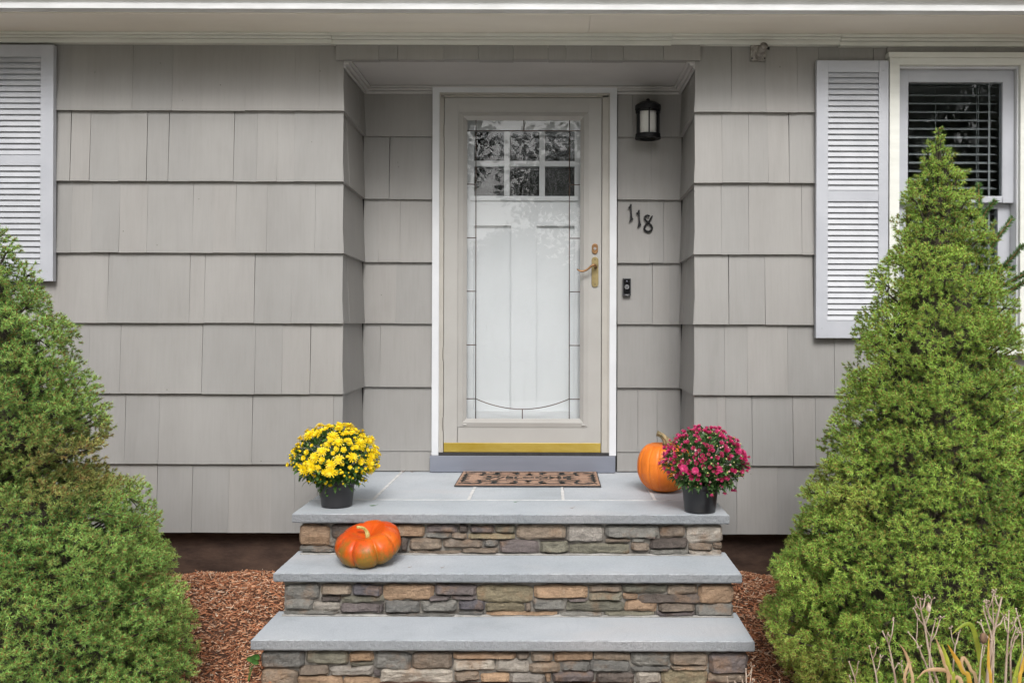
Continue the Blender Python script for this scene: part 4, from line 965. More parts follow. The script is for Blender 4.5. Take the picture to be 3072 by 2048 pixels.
# tall pumpkin on the landing
d = (CAMZ - LAND) * F / (1472 - VY); yP = d - CAMD; pc = P(1993, 1472, yP)
wP = 0.139; hP = 0.128
pk = thing('pumpkin', 'smooth bright orange pumpkin standing behind the pink flowers', 'pumpkin', (pc.x, yP, LAND))
v, f = pumpkin_mesh(wP, hP, 17, 0.035, tall_prof, 9, 3)
zmin = min(q[2] for q in v)
ob = MB().add([(x + pc.x, y + yP, z - zmin + LAND - 0.001) for x, y, z in v], f).build('body', orange_mat(), pk, smooth=True)
ztop = LAND - zmin + hP * 0.84
def stem(base, pts, rads, mat, parent, ridges=6):
    m = MB(); pts = [Vector(p) for p in pts]; seg = 24; n_ = len(pts); u = Vector((0, 1, 0)); vs_ = []; fs = []
    for i in range(n_):
        t = (pts[min(i + 1, n_ - 1)] - pts[max(i - 1, 0)]).normalized(); u = (u - t * u.dot(t)).normalized(); w2 = t.cross(u)
        for k in range(seg):
            a = 2 * math.pi * k / seg; r = rads[i] * (1 + 0.22 * math.cos(ridges * a))
            vs_.append(pts[i] + (u * math.cos(a) + w2 * math.sin(a)) * r)
    for i in range(n_ - 1):
        for k in range(seg): a, b = i * seg + k, i * seg + (k + 1) % seg; fs.append((a, b, b + seg, a + seg))
    fs.append(tuple(range(seg - 1, -1, -1))); fs.append(tuple(range((n_ - 1) * seg, n_ * seg)))
    m.add(vs_, fs).build('stem', mat, parent, smooth=True)
smat = pm('pumpkin_stem', (0.07, 0.065, 0.03, 1), (0.36, 0.26, 0.13, 1), 45, (1, 1, 0.4), rough=0.7, bs=0.5, bscale=80)
b0 = Vector((pc.x, yP, ztop - 0.006))
sp = [(2003, 1330), (2000, 1322), (1994, 1314), (1986, 1306), (1977, 1301), (1971, 1299)]
stem(b0, [P(x, y, yP) for x, y in sp], [0.028, 0.020, 0.015, 0.0125, 0.012, 0.0135], smat, pk)
# squat lobed pumpkin on the middle tread
yQ = 4.07 - CAMD; qc = P(1105, 1690, yQ)
pk2 = thing('pumpkin', 'squat red orange pumpkin with green stains on the middle step', 'pumpkin', (qc.x, yQ, Z2))
v, f = pumpkin_mesh(0.147, 0.071, 8, 0.12, flat_prof, 4, 11)
rot = (Matrix.Rotation(R(20), 4, 'Z') @ Matrix.Identity(4)); tilt = Matrix.Rotation(R(15), 4, 'X') @ Matrix.Rotation(R(-7), 4, 'Y')
vv = [tilt @ (rot @ Vector(p)) for p in v]; zmin = min(p.z for p in vv)
body = MB().add([(p.x + qc.x, p.y + yQ, p.z - zmin + Z2 - 0.001) for p in vv], f).build('body', stained_mat(), pk2, smooth=True)
top = tilt @ Vector((0, 0, 0.022)); t0 = Vector((qc.x + top.x, yQ + top.y, Z2 - zmin + top.z))
s2 = [P(1101, 1597, t0.y), P(1098, 1591, t0.y), P(1093, 1585, t0.y - .005), P(1086, 1582, t0.y - .01), P(1078, 1580.5, t0.y - .015), P(1070, 1580.5, t0.y - 0.02)]
stem(t0, [t0 + Vector((0.004, 0, -0.004))] + s2, [0.012, 0.008, 0.0062, 0.0056, 0.0054, 0.0052, 0.005], pm('pale_stem', (0.36, 0.31, 0.085, 1), (0.50, 0.44, 0.16, 1), 30, rough=0.5), pk2, 5)

# ------------------------------------------------------------------ potted chrysanthemums
def fnoise(p, s): return mn.noise(Vector((p[0] * s, p[1] * s, p[2] * s)))
def bloom_mesh(name, rad, layers, mats, cup=0.25, seed=0, width=0.30):
    rnd = random.Random(seed); me = bpy.data.meshes.new(name); v = []; f = []
    for li, (nr, rr, lift) in enumerate(layers):
        for k in range(nr):
            a = 2 * math.pi * (k + 0.5 * li) / nr + rnd.uniform(-0.08, 0.08); L = rad * rr * rnd.uniform(0.88, 1.1); W = rad * width
            c_, s_ = math.cos(a), math.sin(a); z0 = 0.12 * rad * li; dz = lift * rad + rnd.uniform(-0.06, 0.06) * rad
            pr = [(0.08, 0.25, 0), (0.45, 1.0, 0.35), (0.8, 0.95, 0.8), (1.0, 0.35, 1.0)]
            n0 = len(v)
            for t, ww, hz in pr:
                for sg in (-1, 1):
                    x, y = t * L, sg * ww * W / 2; v.append((x * c_ - y * s_, x * s_ + y * c_, z0 + dz * hz * (1 if t < 0.9 else 0.85) + 0.02 * rad * abs(sg)))
            for q in range(3): f.append((n0 + q * 2, n0 + q * 2 + 2, n0 + q * 2 + 3, n0 + q * 2 + 1))
    me.from_pydata(v, [], f); me.materials.append(mats[0]); me.shade_smooth()
    # centre button
    bm = bmesh.new(); bm.from_mesh(me)
    r_ = bmesh.ops.create_uvsphere(bm, u_segments=8, v_segments=5, radius=rad * 0.22, matrix=Matrix.Translation((0, 0, rad * 0.16)) @ Matrix.Diagonal((1, 1, 0.6, 1)))
    for q in r_['verts']:
        for fc in q.link_faces: fc.material_index = 1
    bm.to_mesh(me); bm.free(); me.materials.append(mats[1]); return me
def bud_mesh(name, r, petal, green, open_=0.6):
    me = bpy.data.meshes.new(name); prof = [(0.25 * r, -0.9 * r), (0.75 * r, -0.5 * r), (0.95 * r, 0), (0.9 * r, 0.45 * r), (0.55 * r, 0.8 * r), (0.12 * r, 0.72 * r)]
    m = MB().lathe(prof, 8); me.from_pydata(m.v, [], m.f); me.shade_smooth(); me.materials.append(petal); me.materials.append(green)
    for p in me.polygons:
        if p.center.z < -0.35 * r: p.material_index = 1
    return me
def cup_mesh(name, r, petal, green, seed=0):
    "half-open flower: upright petals in a cup"
    rnd = random.Random(seed); me = bpy.data.meshes.new(name); v = []; f = []
    for li, (nn_, out) in enumerate(((7, 0.9), (6, 0.55))):
        for k in range(nn_):
            a = 2 * math.pi * (k + 0.5 * li) / nn_; c_, s_ = math.cos(a), math.sin(a); n0 = len(v)
            for t, ww in ((0.0, 0.5), (0.55, 1.0), (1.0, 0.4)):
                rad = r * (0.3 + (out - 0.3) * t + (0.25 * t * t if li == 0 else 0)); z = r * (-0.5 + 1.5 * t + rnd.uniform(-.06, .06))
                for sg in (-1, 1): y = sg * ww * r * 0.42; v.append((rad * c_ - y * s_, rad * s_ + y * c_, z))
            for q in range(2): f.append((n0 + q * 2, n0 + q * 2 + 2, n0 + q * 2 + 3, n0 + q * 2 + 1))
    npet = len(f); m = MB().lathe([(0.1 * r, -0.95 * r), (0.45 * r, -0.7 * r), (0.5 * r, -0.3 * r), (0.2 * r, -0.2 * r)], 7)
    n0 = len(v); v += m.v; f += [tuple(i + n0 for i in q) for q in m.f]
    me.from_pydata(v, [], f); me.shade_smooth(); me.materials.append(petal); me.materials.append(green)
    for p in me.polygons[npet:]: p.material_index = 1
    return me
potm = pm('black_plastic_pot', (0.012, 0.012, 0.014, 1), (0.022, 0.021, 0.023, 1), 12, rough=0.32, bs=0.05, bscale=30)
soil = pm('potting_soil', (0.02, 0.014, 0.01, 1), (0.05, 0.035, 0.025, 1), 80, rough=0.95)
def mum(label, base, hb, rb, rt, hp, cen, rx, rz, kinds, greens, seed, droop=()):
    """nursery pot with a domed plant; cen: crown centre, rx: half width, rz: dome height; kinds: list of (mesh list, name, count, zmin, scale range)"""
    rnd = random.Random(seed); bx, by, bz = base
    t = thing('potted_chrysanthemum', label, 'potted plant', base)
    pr = [(rb * 0.9, 0.0), (rb, 0.003), (rb * 1.01, 0.008), (lerp(rb, rt, 0.75) , hp * 0.80), (rt * 0.985, hp * 0.81), (rt, hp * 0.83), (rt * 1.0, hp * 0.985), (rt * 1.05, hp * 0.99), (rt * 1.05, hp), (rt * 0.95, hp), (rt * 0.93, hp * 0.9)]
    MB().lathe(pr, 40, base).build('pot', potm, t, smooth=True)
    MB().lathe([(rt * 0.92, hp * 0.89), (0.001, hp * 0.92)], 24, base, close=False).build('soil', soil, t)
    # stems and leaves
    V, Fc, Cc = [], [], []
    def quad(p, a, b, n_, c1, c2):
        pass
    root = Vector((bx, by, bz + hp * 0.9)); C0 = Vector(cen)
    tips = []
    def surf(zlo=-0.35):
        while True:
            dvec = Vector((rnd.gauss(0, 1), rnd.gauss(0, 1), rnd.gauss(0, 1))).normalized()
            if dvec.z > zlo: break
        k = 1 + 0.05 * mn.noise(dvec * 3 + Vector((seed, 0, 0))) + rnd.uniform(-0.05, 0.05)
        low = 1.0 if dvec.z > -0.05 else max(0.42, 1 + dvec.z * 0.8)
        return C0 + Vector((dvec.x * rx * k * low, dvec.y * rx * k * low, dvec.z * rz * k)), dvec
    lv, lf, lc_ = [], [], []
    def leaf(p, dirv, L, W, col):
        dirv = dirv.normalized(); side = dirv.cross(Vector((rnd.uniform(-.4, .4), rnd.uniform(-.4, .4), 1))).normalized(); up = side.cross(dirv)
        n0 = len(lv); out = []
        for tt, ww, bend in ((0, .12, 0), (.25, .75, .03), (.36, .55, .05), (.52, 1.0, .05), (.62, .62, .03), (.8, .6, -.04), (1.0, .05, -.16)):
            c_ = p + dirv * L * tt + up * L * bend
            out.append((c_ + side * W * ww / 2 + up * W * 0.16 * ww, c_, c_ - side * W * ww / 2 + up * W * 0.16 * ww))
        for tr in out: lv.extend(tr); lc_.extend([col] * 3)
        for q in range(6):
            a = n0 + q * 3; lf.extend([(a, a + 1, a + 4, a + 3), (a + 1, a + 2, a + 5, a + 4)])
    def tubeq(p, q, r_, col):
        ax_ = (q - p).normalized(); s1 = ax_.orthogonal().normalized(); s2_ = ax_.cross(s1); n0 = len(lv)
        for pt in (p, q):
            for k in range(3): a = 2.094 * k; lv.append(pt + (s1 * math.cos(a) + s2_ * math.sin(a)) * r_); lc_.append(col)
        for k in range(3): lf.append((n0 + k, n0 + (k + 1) % 3, n0 + 3 + (k + 1) % 3, n0 + 3 + k))
    g1, g2 = greens
    def gcol(): u = rnd.random(); s_ = rnd.uniform(0.75, 1.25); return tuple(lerp(a, b, u) * s_ for a, b in zip(g1, g2))
    def stemto(q, m_=0.5):
        midp = root.lerp(q, m_) + Vector((0, 0, 0.02)); midp.x += (q.x - root.x) * 0.12; midp.y += (q.y - root.y) * 0.12
        tubeq(root + Vector((rnd.uniform(-.4, .4) * rt, rnd.uniform(-.4, .4) * rt, 0)), midp, 0.0017, gcol()); tubeq(midp, q, 0.0012, gcol()); return midp
    for k in range(620):
        p, dv = surf(-0.75); s_ = rnd.uniform(0.55, 1.0) ** 0.6; p = C0 + (p - C0) * (s_ * 0.97)
        leaf(p, dv + Vector((rnd.uniform(-.9, .9), rnd.uniform(-.9, .9), rnd.uniform(-.7, .5))), rnd.uniform(0.022, 0.046), rnd.uniform(0.012, 0.022), gcol())
    for k in range(120):   # skirt of leaves hanging over the rim
        a = rnd.uniform(0, 2 * math.pi); rr = rt * rnd.uniform(0.7, 1.15)
        leaf(Vector((bx + rr * math.cos(a), by + rr * math.sin(a), bz + hp + rnd.uniform(0.0, 0.05))), Vector((math.cos(a), math.sin(a), rnd.uniform(-1.1, 0.3))), rnd.uniform(0.03, 0.05), rnd.uniform(0.014, 0.026), gcol())
    flowers = []
    for meshes, nm, cnt, zlo, (s0, s1) in kinds:
        placed = 0; tries = 0
        while placed < cnt and tries < cnt * 40:
            tries += 1; p, dv = surf(zlo)
            if dv.y > 0.55 and rnd.random() < 0.5: continue
            sep = {'flower': 0.017, 'small_flower': 0.011, 'half_open_flower': 0.0078}.get(nm, 0.006)
            if any((p - q_).length < (sep + s_) * 0.75 for q_, s_ in flowers): continue
            p = p + dv * rnd.uniform(-0.004, 0.012)
            flowers.append((p, sep)); placed += 1
            m_ = stemto(p - dv * 0.004)
            for _ in range(2):
                q_ = m_.lerp(p, rnd.uniform(0.3, 0.9)); leaf(q_, dv + Vector((rnd.uniform(-1, 1), rnd.uniform(-1, 1), rnd.uniform(-.6, .4))), rnd.uniform(0.018, 0.034), rnd.uniform(0.009, 0.016), gcol())
            o_ = link(nm, rnd.choice(meshes), t, p); sc = rnd.uniform(s0, s1); o_.scale = (sc, sc, sc)
            fd = (dv + Vector((rnd.uniform(-.25, .25), -0.25 + rnd.uniform(-.2, .2), 0.15))).normalized()
            o_.rotation_euler = (fd.to_track_quat('Z', 'Y') @ Euler((0, 0, rnd.uniform(0, 6.28))).to_quaternion()).to_euler()
    for (px, py, dy) in droop:                 # stray flowers hanging below the crown
        p = P(px, py, by + dy); flowers.append((p, .01)); mp = C0.lerp(p, 0.75); mp.z += 0.03
        tubeq(C0.lerp(mp, 0.6), mp, 0.0012, gcol()); tubeq(mp, p + Vector((0, 0, .006)), 0.001, gcol())
        for _ in range(3): leaf(mp.lerp(p, rnd.uniform(0, .9)), Vector((rnd.uniform(-1, 1), rnd.uniform(-1, 0), -0.3)), 0.022, 0.008, gcol())
        o_ = link(kinds[1][1], rnd.choice(kinds[1][0]), t, p); o_.rotation_euler = (R(150), 0, rnd.uniform(0, 6))
    fo = np_mesh('foliage', np.array([tuple(q) for q in lv]), np.array(lf), M['vleaf'], t, root, np.array(lc_), smooth=False)
    fo['kind'] = 'stuff'
    return t
yel = leafmat('yellow_petal', (0.82, 0.58, 0.003, 1), (0.90, 0.70, 0.006, 1), 0.5, 0.25); yel2 = leafmat('yellow_centre', (0.72, 0.40, 0.003, 1), (0.80, 0.5, 0.004, 1), 0.6, 0.1)
grn = leafmat('bud_green', (0.16, 0.22, 0.04, 1), (0.30, 0.34, 0.10, 1), 0.5, 0.15)
ybl = [bloom_mesh('yellow_bloom', 0.0245, [(13, 1.0, 0.0), (11, 0.8, 0.16), (8, 0.55, 0.30)], (yel, yel2), seed=k, width=0.22) for k in range(4)]
ybs = [bloom_mesh('yellow_half_bloom', 0.0135, [(9, 1.0, 0.3), (7, 0.7, 0.6)], (yel, yel2), seed=10 + k, width=0.42) for k in range(3)]
ybd = [bud_mesh('yellow_bud', 0.0062, yel, grn), bud_mesh('yellow_bud', 0.0048, yel, grn)]
gbd = [bud_mesh('green_bud', 0.0038, leafmat('pale_bud', (0.52, 0.52, 0.14, 1), (0.62, 0.62, 0.25, 1)), grn)]
d1 = (CAMZ - LAND) * F / (1519 - VY); yM = d1 - CAMD; b1 = P(1010.5, 1519, yM); cc = P(1007, 1392, yM)
mum('yellow chrysanthemum in a black nursery pot on the landing edge', (b1.x, yM, LAND + 0.0005), 0, 0.071, 0.085, 0.128, tuple(cc), 0.198, 0.178,
    [(ybl, 'flower', 54, -0.15, (0.75, 1.2)), (ybs, 'small_flower', 120, -0.12, (0.65, 1.15)), (ybd, 'bud', 170, -0.45, (0.8, 1.3)), (gbd, 'green_bud', 50, -0.5, (0.8, 1.2))],
    ((0.042, 0.115, 0.025), (0.11, 0.22, 0.05)), 5, droop=[(990, 1452, -0.1)])
pnk = leafmat('pink_petal', (0.52, 0.022, 0.125, 1), (0.68, 0.06, 0.22, 1), 0.5, 0.25); pnk2 = leafmat('crimson_petal', (0.50, 0.030, 0.115, 1), (0.68, 0.10, 0.25, 1), 0.5, 0.2)
pbl = [bloom_mesh('pink_bloom', 0.021, [(17, 1.0, 0.05), (14, 0.82, 0.22), (9, 0.55, 0.36)], (pnk, pnk2), seed=20 + k, width=0.26) for k in range(4)]
pcu = [cup_mesh('crimson_cup', r, pnk2 if k % 3 else pnk, grn, k) for k, r in enumerate((0.0092, 0.0084, 0.0078, 0.0098, 0.009))]
ppb = [bud_mesh('pink_bud', 0.005, leafmat('blush_bud', (0.60, 0.22, 0.28, 1), (0.75, 0.5, 0.45, 1), scale=200), grn), bud_mesh('crimson_bud', 0.0055, pnk2, grn)]
d2 = (CAMZ - LAND) * F / (1532 - VY); yK = d2 - CAMD; b2 = P(2100, 1532, yK); cc = P(2113, 1398, yK)
mum('pink chrysanthemum in a black nursery pot in front of a pumpkin', (b2.x, yK, LAND + 0.0005), 0, 0.070, 0.086, 0.130, tuple(cc), 0.186, 0.168,
    [(pbl, 'flower', 20, -0.15, (0.7, 1.05)), (pcu, 'half_open_flower', 210, -0.2, (0.8, 1.2)), (ppb, 'bud', 130, -0.5, (0.8, 1.2)), (gbd, 'green_bud', 70, -0.55, (0.8, 1.15))],
    ((0.045, 0.115, 0.03), (0.12, 0.23, 0.07)), 9, droop=[(2175, 1475, -0.03), (2196, 1467, 0.0), (2205, 1468, 0.02), (2136, 1482, -0.09)])

# ------------------------------------------------------------------ dwarf spruces
def spruce(label, axis_px, d_, prof_px, tip_py, seed, brown_zones, green, ntuft):
    """prof_px: (photo row, radius in pixels) down the crown; the crown is a union of branch clumps, each covered in needle tufts"""
    rg = np.random.default_rng(seed); Y = d_ - CAMD; sc = d_ / F
    ax_ = PX(axis_px, Y, 1500)
    prof = [(CAMZ - (py - VY) * sc, r * sc * 0.985) for py, r in prof_px]     # z descending
    zs = np.array([p[0] for p in prof])[::-1]; rs = np.array([p[1] for p in prof])[::-1]
    gr = gz(ax_, Y); t = thing('spruce_tree', label, 'spruce tree', (ax_, Y, gr))
    zlow, ztop = zs[0], zs[-1]
    rad = lambda z: np.interp(z, zs, rs)
    # clump centres: an outer shell of separate clumps over an inner shell of older growth, darkened to shade the gaps
    cents = []; cr = []; inner = []
    for shell, tries, sep, inset in ((0, 13000, 1.28, 0.0), (1, 5000, 0.9, 0.085)):
        own = []; ownr = []
        for _ in range(tries):
            z = rg.uniform(zlow, ztop); R0 = rad(z) - min(inset, 0.4 * rad(z))
            if R0 < 0.004 or rg.random() > (R0 + 0.03) / (rs.max() + 0.03): continue
            a = rg.uniform(0, 2 * np.pi); cl = np.clip(R0 * 0.36, 0.020, rg.uniform(0.050, 0.112))
            rr = max(0.0, R0 - cl * 0.95 + rg.uniform(-0.45, 0.2) * cl)
            c = np.array([ax_ + rr * np.cos(a), Y + rr * np.sin(a), z])
            if own:
                dd = np.linalg.norm(np.array(own) - c, axis=1)
                if (dd < sep * 0.5 * (np.array(ownr) + cl) + 0.004).any(): continue
            own.append(c); ownr.append(cl)
        cents += own; cr += ownr; inner += [shell] * len(own)
    cents = np.array(cents); cr = np.array(cr); inner = np.array(inner)
    # sample the union of clumps
    w_ = cr ** 2; pts = []; nrm = []; dep = []
    N = int(ntuft * 5.5)
    idx = rg.choice(len(cr), N, p=w_ / w_.sum()); dv = rg.normal(size=(N, 3)); dv /= np.linalg.norm(dv, axis=1)[:, None]
    lay = rg.choice([0.0, 0.022, 0.045], N, p=[0.60, 0.25, 0.15])
    jit = rg.normal(0, 0.006, N)
    fl_ = dv[:, 2] < -0.35; dv[fl_, 2] *= np.where(rg.random(fl_.sum()) < 0.7, -0.6, 1.0); dv /= np.linalg.norm(dv, axis=1)[:, None]
    p = cents[idx] + dv * (cr[idx] * np.array([0.9]) + jit - lay)[:, None]
    # drop those buried in other clumps, and those facing the trunk
    keep = np.ones(N, bool)
    for s0 in range(0, N, 4000):
        q = p[s0:s0 + 4000]; D = np.linalg.norm(q[:, None, :] - cents[None], axis=2) - cr[None] * 0.9
        D[np.arange(len(q)), idx[s0:s0 + 4000]] = 9
        keep[s0:s0 + 4000] = (D > -0.018 - lay[s0:s0 + 4000, None]).all(1)
    outw = p - np.array([ax_, Y, 0]); outw[:, 2] = 0; ol = np.linalg.norm(outw, axis=1); outw /= np.maximum(ol, 1e-4)[:, None]
    outw[:, 2] = 0.30
    keep &= ((dv * outw).sum(1) > np.where(inner[idx] == 1, -0.25, -0.06))
    keep &= ~((p[:, 1] - Y > 0.16 + 0.5 * rad(p[:, 2])) & (rg.random(N) < 0.65))      # fewer on the house side
    p = p[keep]; dv = dv[keep]; outw = outw[keep]; lay = lay[keep]; deep = inner[idx][keep]
    # keep the tufts apart from each other
    grid = {}; sel = []; h_ = 0.0128
    for i, q in enumerate(p):
        k3 = (int(q[0] // h_), int(q[1] // h_), int(q[2] // h_)); ok = True
        for a in (-1, 0, 1):
            for b in (-1, 0, 1):
                for c in (-1, 0, 1):
                    for e in grid.get((k3[0] + a, k3[1] + b, k3[2] + c), ()):
                        w3 = p[e] - q
                        if w3[0] * w3[0] + w3[1] * w3[1] + w3[2] * w3[2] < h_ * h_: ok = False
        if ok: grid.setdefault(k3, []).append(i); sel.append(i)
        if len(sel) >= ntuft: break
    p, dv, outw, lay, deep = p[sel], dv[sel], outw[sel], lay[sel], deep[sel]
    print('tufts', len(sel), 'clumps', len(cr))
    n = len(p)
    nd = dv * 0.75 + outw * 0.45 + np.array([0, 0, 0.25]) + rg.normal(0, 0.25, (n, 3)); nd /= np.linalg.norm(nd, axis=1)[:, None]
    # brownness
    br = np.clip(rg.normal(0.03, 0.10, n), 0, 1)
    for (px, py, rr, s_) in brown_zones:
        c = P(px, py, Y - 0.15); dd = np.sqrt((p[:, 0] - c.x) ** 2 + (p[:, 2] - c.z) ** 2) / (rr * sc); br = np.clip(br + s_ * np.clip(1.25 - dd, 0, 1) + 0 * dd, 0, 1)
    # patchy tint over the crown
    cj = rg.normal(0, 0.16, len(cr))[idx[keep]][sel]
    tint = cj + np.array([mn.noise(Vector((q[0] * 4, q[1] * 4, q[2] * 4 + seed))) for q in p]) * 0.5 + rg.normal(0, 0.16, n)
    K = 28
    e1 = np.cross(nd, np.array([0.31, 0.52, 0.79])); e1 /= np.linalg.norm(e1, axis=1)[:, None]; e2 = np.cross(nd, e1)
    ph = rg.uniform(0, 2 * np.pi, (n, K)); al = np.arccos(np.clip(rg.uniform(-0.05, 0.95, (n, K)), -1, 1))
    L = rg.uniform(0.010, 0.0165, (n, K)) * rg.uniform(0.85, 1.2, n)[:, None]
    dirn = nd[:, None, :] * np.cos(al)[..., None] + (e1[:, None, :] * np.cos(ph)[..., None] + e2[:, None, :] * np.sin(ph)[..., None]) * np.sin(al)[..., None]
    base = p[:, None, :] + nd[:, None, :] * rg.uniform(-0.012, 0.004, (n, K))[..., None]
    tip = base + dirn * L[..., None]
    sd_ = np.cross(dirn, rg.normal(size=(n, K, 3))); sd_ /= np.linalg.norm(sd_, axis=2)[..., None] + 1e-9
    wd = 0.00115
    V = np.stack([base + sd_ * wd, tip, base - sd_ * wd], axis=2).reshape(-1, 3)
    Fq = np.arange(n * K * 3).reshape(-1, 3)
    g0, g1, gb = [np.array(q) for q in green]
    tt = np.clip(0.55 + tint - 0.45 * deep, 0, 1)[:, None]  # inner shell painted darker, so crevices between clumps read as shade
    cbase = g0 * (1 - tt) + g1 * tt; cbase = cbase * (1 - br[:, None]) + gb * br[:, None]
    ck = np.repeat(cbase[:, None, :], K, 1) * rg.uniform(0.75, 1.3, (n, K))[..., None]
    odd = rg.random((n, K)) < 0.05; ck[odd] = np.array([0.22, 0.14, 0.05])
    Cc = np.stack([ck * np.array([0.85, 0.72, 0.65]), ck * np.array([1.35, 1.35, 1.4]), ck * np.array([0.85, 0.72, 0.65])], axis=2).reshape(-1, 3)  # shading put into the colour: needle bases darker, tips lighter
    # brown shoot tip buds
    bp = p + nd * 0.002; bs = 0.0021
    Vb = np.stack([bp + e1 * bs, bp + e2 * bs, bp - e1 * bs, bp - e2 * bs, bp + nd * 0.006, bp - nd * 0.014], axis=1)
    fb_ = np.array([[0, 1, 4, 4], [1, 2, 4, 4], [2, 3, 4, 4], [3, 0, 4, 4]])
    # crown
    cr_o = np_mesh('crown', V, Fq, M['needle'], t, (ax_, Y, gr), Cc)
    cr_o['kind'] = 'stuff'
    tri = np.array([[0, 1, 4], [1, 2, 4], [2, 3, 4], [3, 0, 4], [1, 0, 5], [2, 1, 5], [3, 2, 5], [0, 3, 5]])
    Fb = (np.arange(n)[:, None, None] * 6 + tri[None]).reshape(-1, 3)
    cb_ = np.repeat((np.array([0.26, 0.125, 0.045]) * rg.uniform(0.6, 1.3, n)[:, None])[:, None, :], 6, 1).reshape(-1, 3)
    bo = np_mesh('shoot_buds', Vb.reshape(-1, 3), Fb, M['needle'], t, (ax_, Y, gr), cb_); bo['kind'] = 'stuff'
    # trunk and bare inner branches
    MB().tube([(ax_, Y, gr - 0.05), (ax_ + .01, Y, gr + 0.5), (ax_, Y, lerp(gr, ztop, 0.97))], [0.045, 0.035, 0.004], 10).build('trunk', M['bark'], t, smooth=True)
    bm_ = MB()
    for c, r_ in zip(cents, cr):
        q0_ = Vector((ax_, Y, max(gr + 0.1, c[2] - 0.10 - 0.1 * rg.random()))); q1_ = Vector(c); m_ = q0_.lerp(q1_, 0.6) + Vector((0, 0, -0.02))
        bm_.tube([q0_, m_, q1_], [0.007, 0.005, 0.003], 5)
        for _ in range(4):
            dd = (Vector(rg.normal(size=3)).normalized() + (q1_ - q0_).normalized()).normalized(); bm_.tube([q1_, q1_ + dd * r_ * 0.6], [0.0024, 0.0012], 4, cap=False)
    bo2 = bm_.build('branches', M['twig'], t); bo2['kind'] = 'stuff'
    # solid core for the dead twigs, painted dark so gaps between clumps look shaded
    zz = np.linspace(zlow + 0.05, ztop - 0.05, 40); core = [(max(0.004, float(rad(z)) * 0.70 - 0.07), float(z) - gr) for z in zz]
    MB().lathe([(0.01, core[0][1] - 0.02)] + core + [(0.001, core[-1][1] + 0.02)], 28, (ax_, Y, gr)).build('dark_core', M['twig'], t, smooth=True)['kind'] = 'stuff'
    return t
GREEN = ((0.130, 0.265, 0.038), (0.36, 0.58, 0.10), (0.34, 0.22, 0.075))
prR = [(379, 6), (395, 14), (420, 24), (450, 46), (500, 76), (560, 104), (620, 130), (730, 168), (830, 198), (940, 228), (985, 240), (1015, 275), (1050, 250), (1085, 232), (1130, 305), (1254, 308), (1370, 350), (1463, 384), (1567, 432), (1724, 500), (1800, 490), (1880, 524), (1960, 505), (2048, 450), (2100, 400)]
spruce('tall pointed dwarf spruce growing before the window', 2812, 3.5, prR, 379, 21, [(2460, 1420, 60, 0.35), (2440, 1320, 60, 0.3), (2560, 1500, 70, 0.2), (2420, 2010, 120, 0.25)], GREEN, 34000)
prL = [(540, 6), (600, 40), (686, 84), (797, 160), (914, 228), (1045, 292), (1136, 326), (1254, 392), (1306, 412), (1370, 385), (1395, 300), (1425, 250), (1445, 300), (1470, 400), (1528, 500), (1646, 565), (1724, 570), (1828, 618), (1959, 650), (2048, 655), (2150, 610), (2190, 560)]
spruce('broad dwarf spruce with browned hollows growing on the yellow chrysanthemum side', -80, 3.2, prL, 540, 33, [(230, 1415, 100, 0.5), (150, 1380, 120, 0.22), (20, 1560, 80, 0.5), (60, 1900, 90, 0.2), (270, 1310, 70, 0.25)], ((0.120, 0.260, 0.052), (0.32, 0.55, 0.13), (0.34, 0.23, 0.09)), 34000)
# long open shoots of the reverted branches
tr_ = [o_ for o_ in COL.objects if o_.name == 'spruce_tree'][0]
def long_shoot(pts, r_):
    V, Fq, C_ = [], [], []; pts = [Vector(p) for p in pts]; rg = np.random.default_rng(int(abs(pts[0].x) * 1e5))
    tot = sum((b - a).length for a, b in zip(pts, pts[1:]))
    m = MB().tube(pts, [0.0035 if i < len(pts) - 1 else 0.002 for i in range(len(pts))], 6)
    nn_ = int(tot / 0.00028)
    for k in range(nn_):
        t_ = k / nn_ * (len(pts) - 1); i = min(int(t_), len(pts) - 2); c = pts[i].lerp(pts[i + 1], t_ - i); ax_ = (pts[i + 1] - pts[i]).normalized()
        e1 = ax_.orthogonal().normalized(); e2 = ax_.cross(e1); a = rg.uniform(0, 6.283); L = rg.uniform(0.014, 0.021)
        dd = (ax_ * rg.uniform(0.35, 0.9) + (e1 * math.cos(a) + e2 * math.sin(a))).normalized(); s_ = dd.cross(Vector(rg.normal(size=3))).normalized() * 0.0014
        n0 = len(V); V += [c, c + dd * L * 0.5 + s_, c + dd * L, c + dd * L * 0.5 - s_]; Fq.append((n0, n0 + 1, n0 + 2, n0 + 3))
        g = np.array([0.10, 0.20, 0.055]) * rg.uniform(0.7, 1.35); C_ += [g * 0.8, g, g * 1.3, g]
    m.build('shoot', pm('shoot_bark', (0.30, 0.17, 0.07, 1), rough=0.7) if 'shoot_bark' not in bpy.data.materials else bpy.data.materials['shoot_bark'], tr_)
    np_mesh('shoot_needles', np.array([tuple(q) for q in V]), np.array(Fq), M['needle'], tr_, tuple(pts[0]), np.array(C_))['kind'] = 'stuff'
K3 = lambda x, y, Y: P(1972 + x * .46769, y * .46769, Y)
K6 = lambda x, y, Y: P(1972 + x * .46769, 650 + y * .46769, Y)
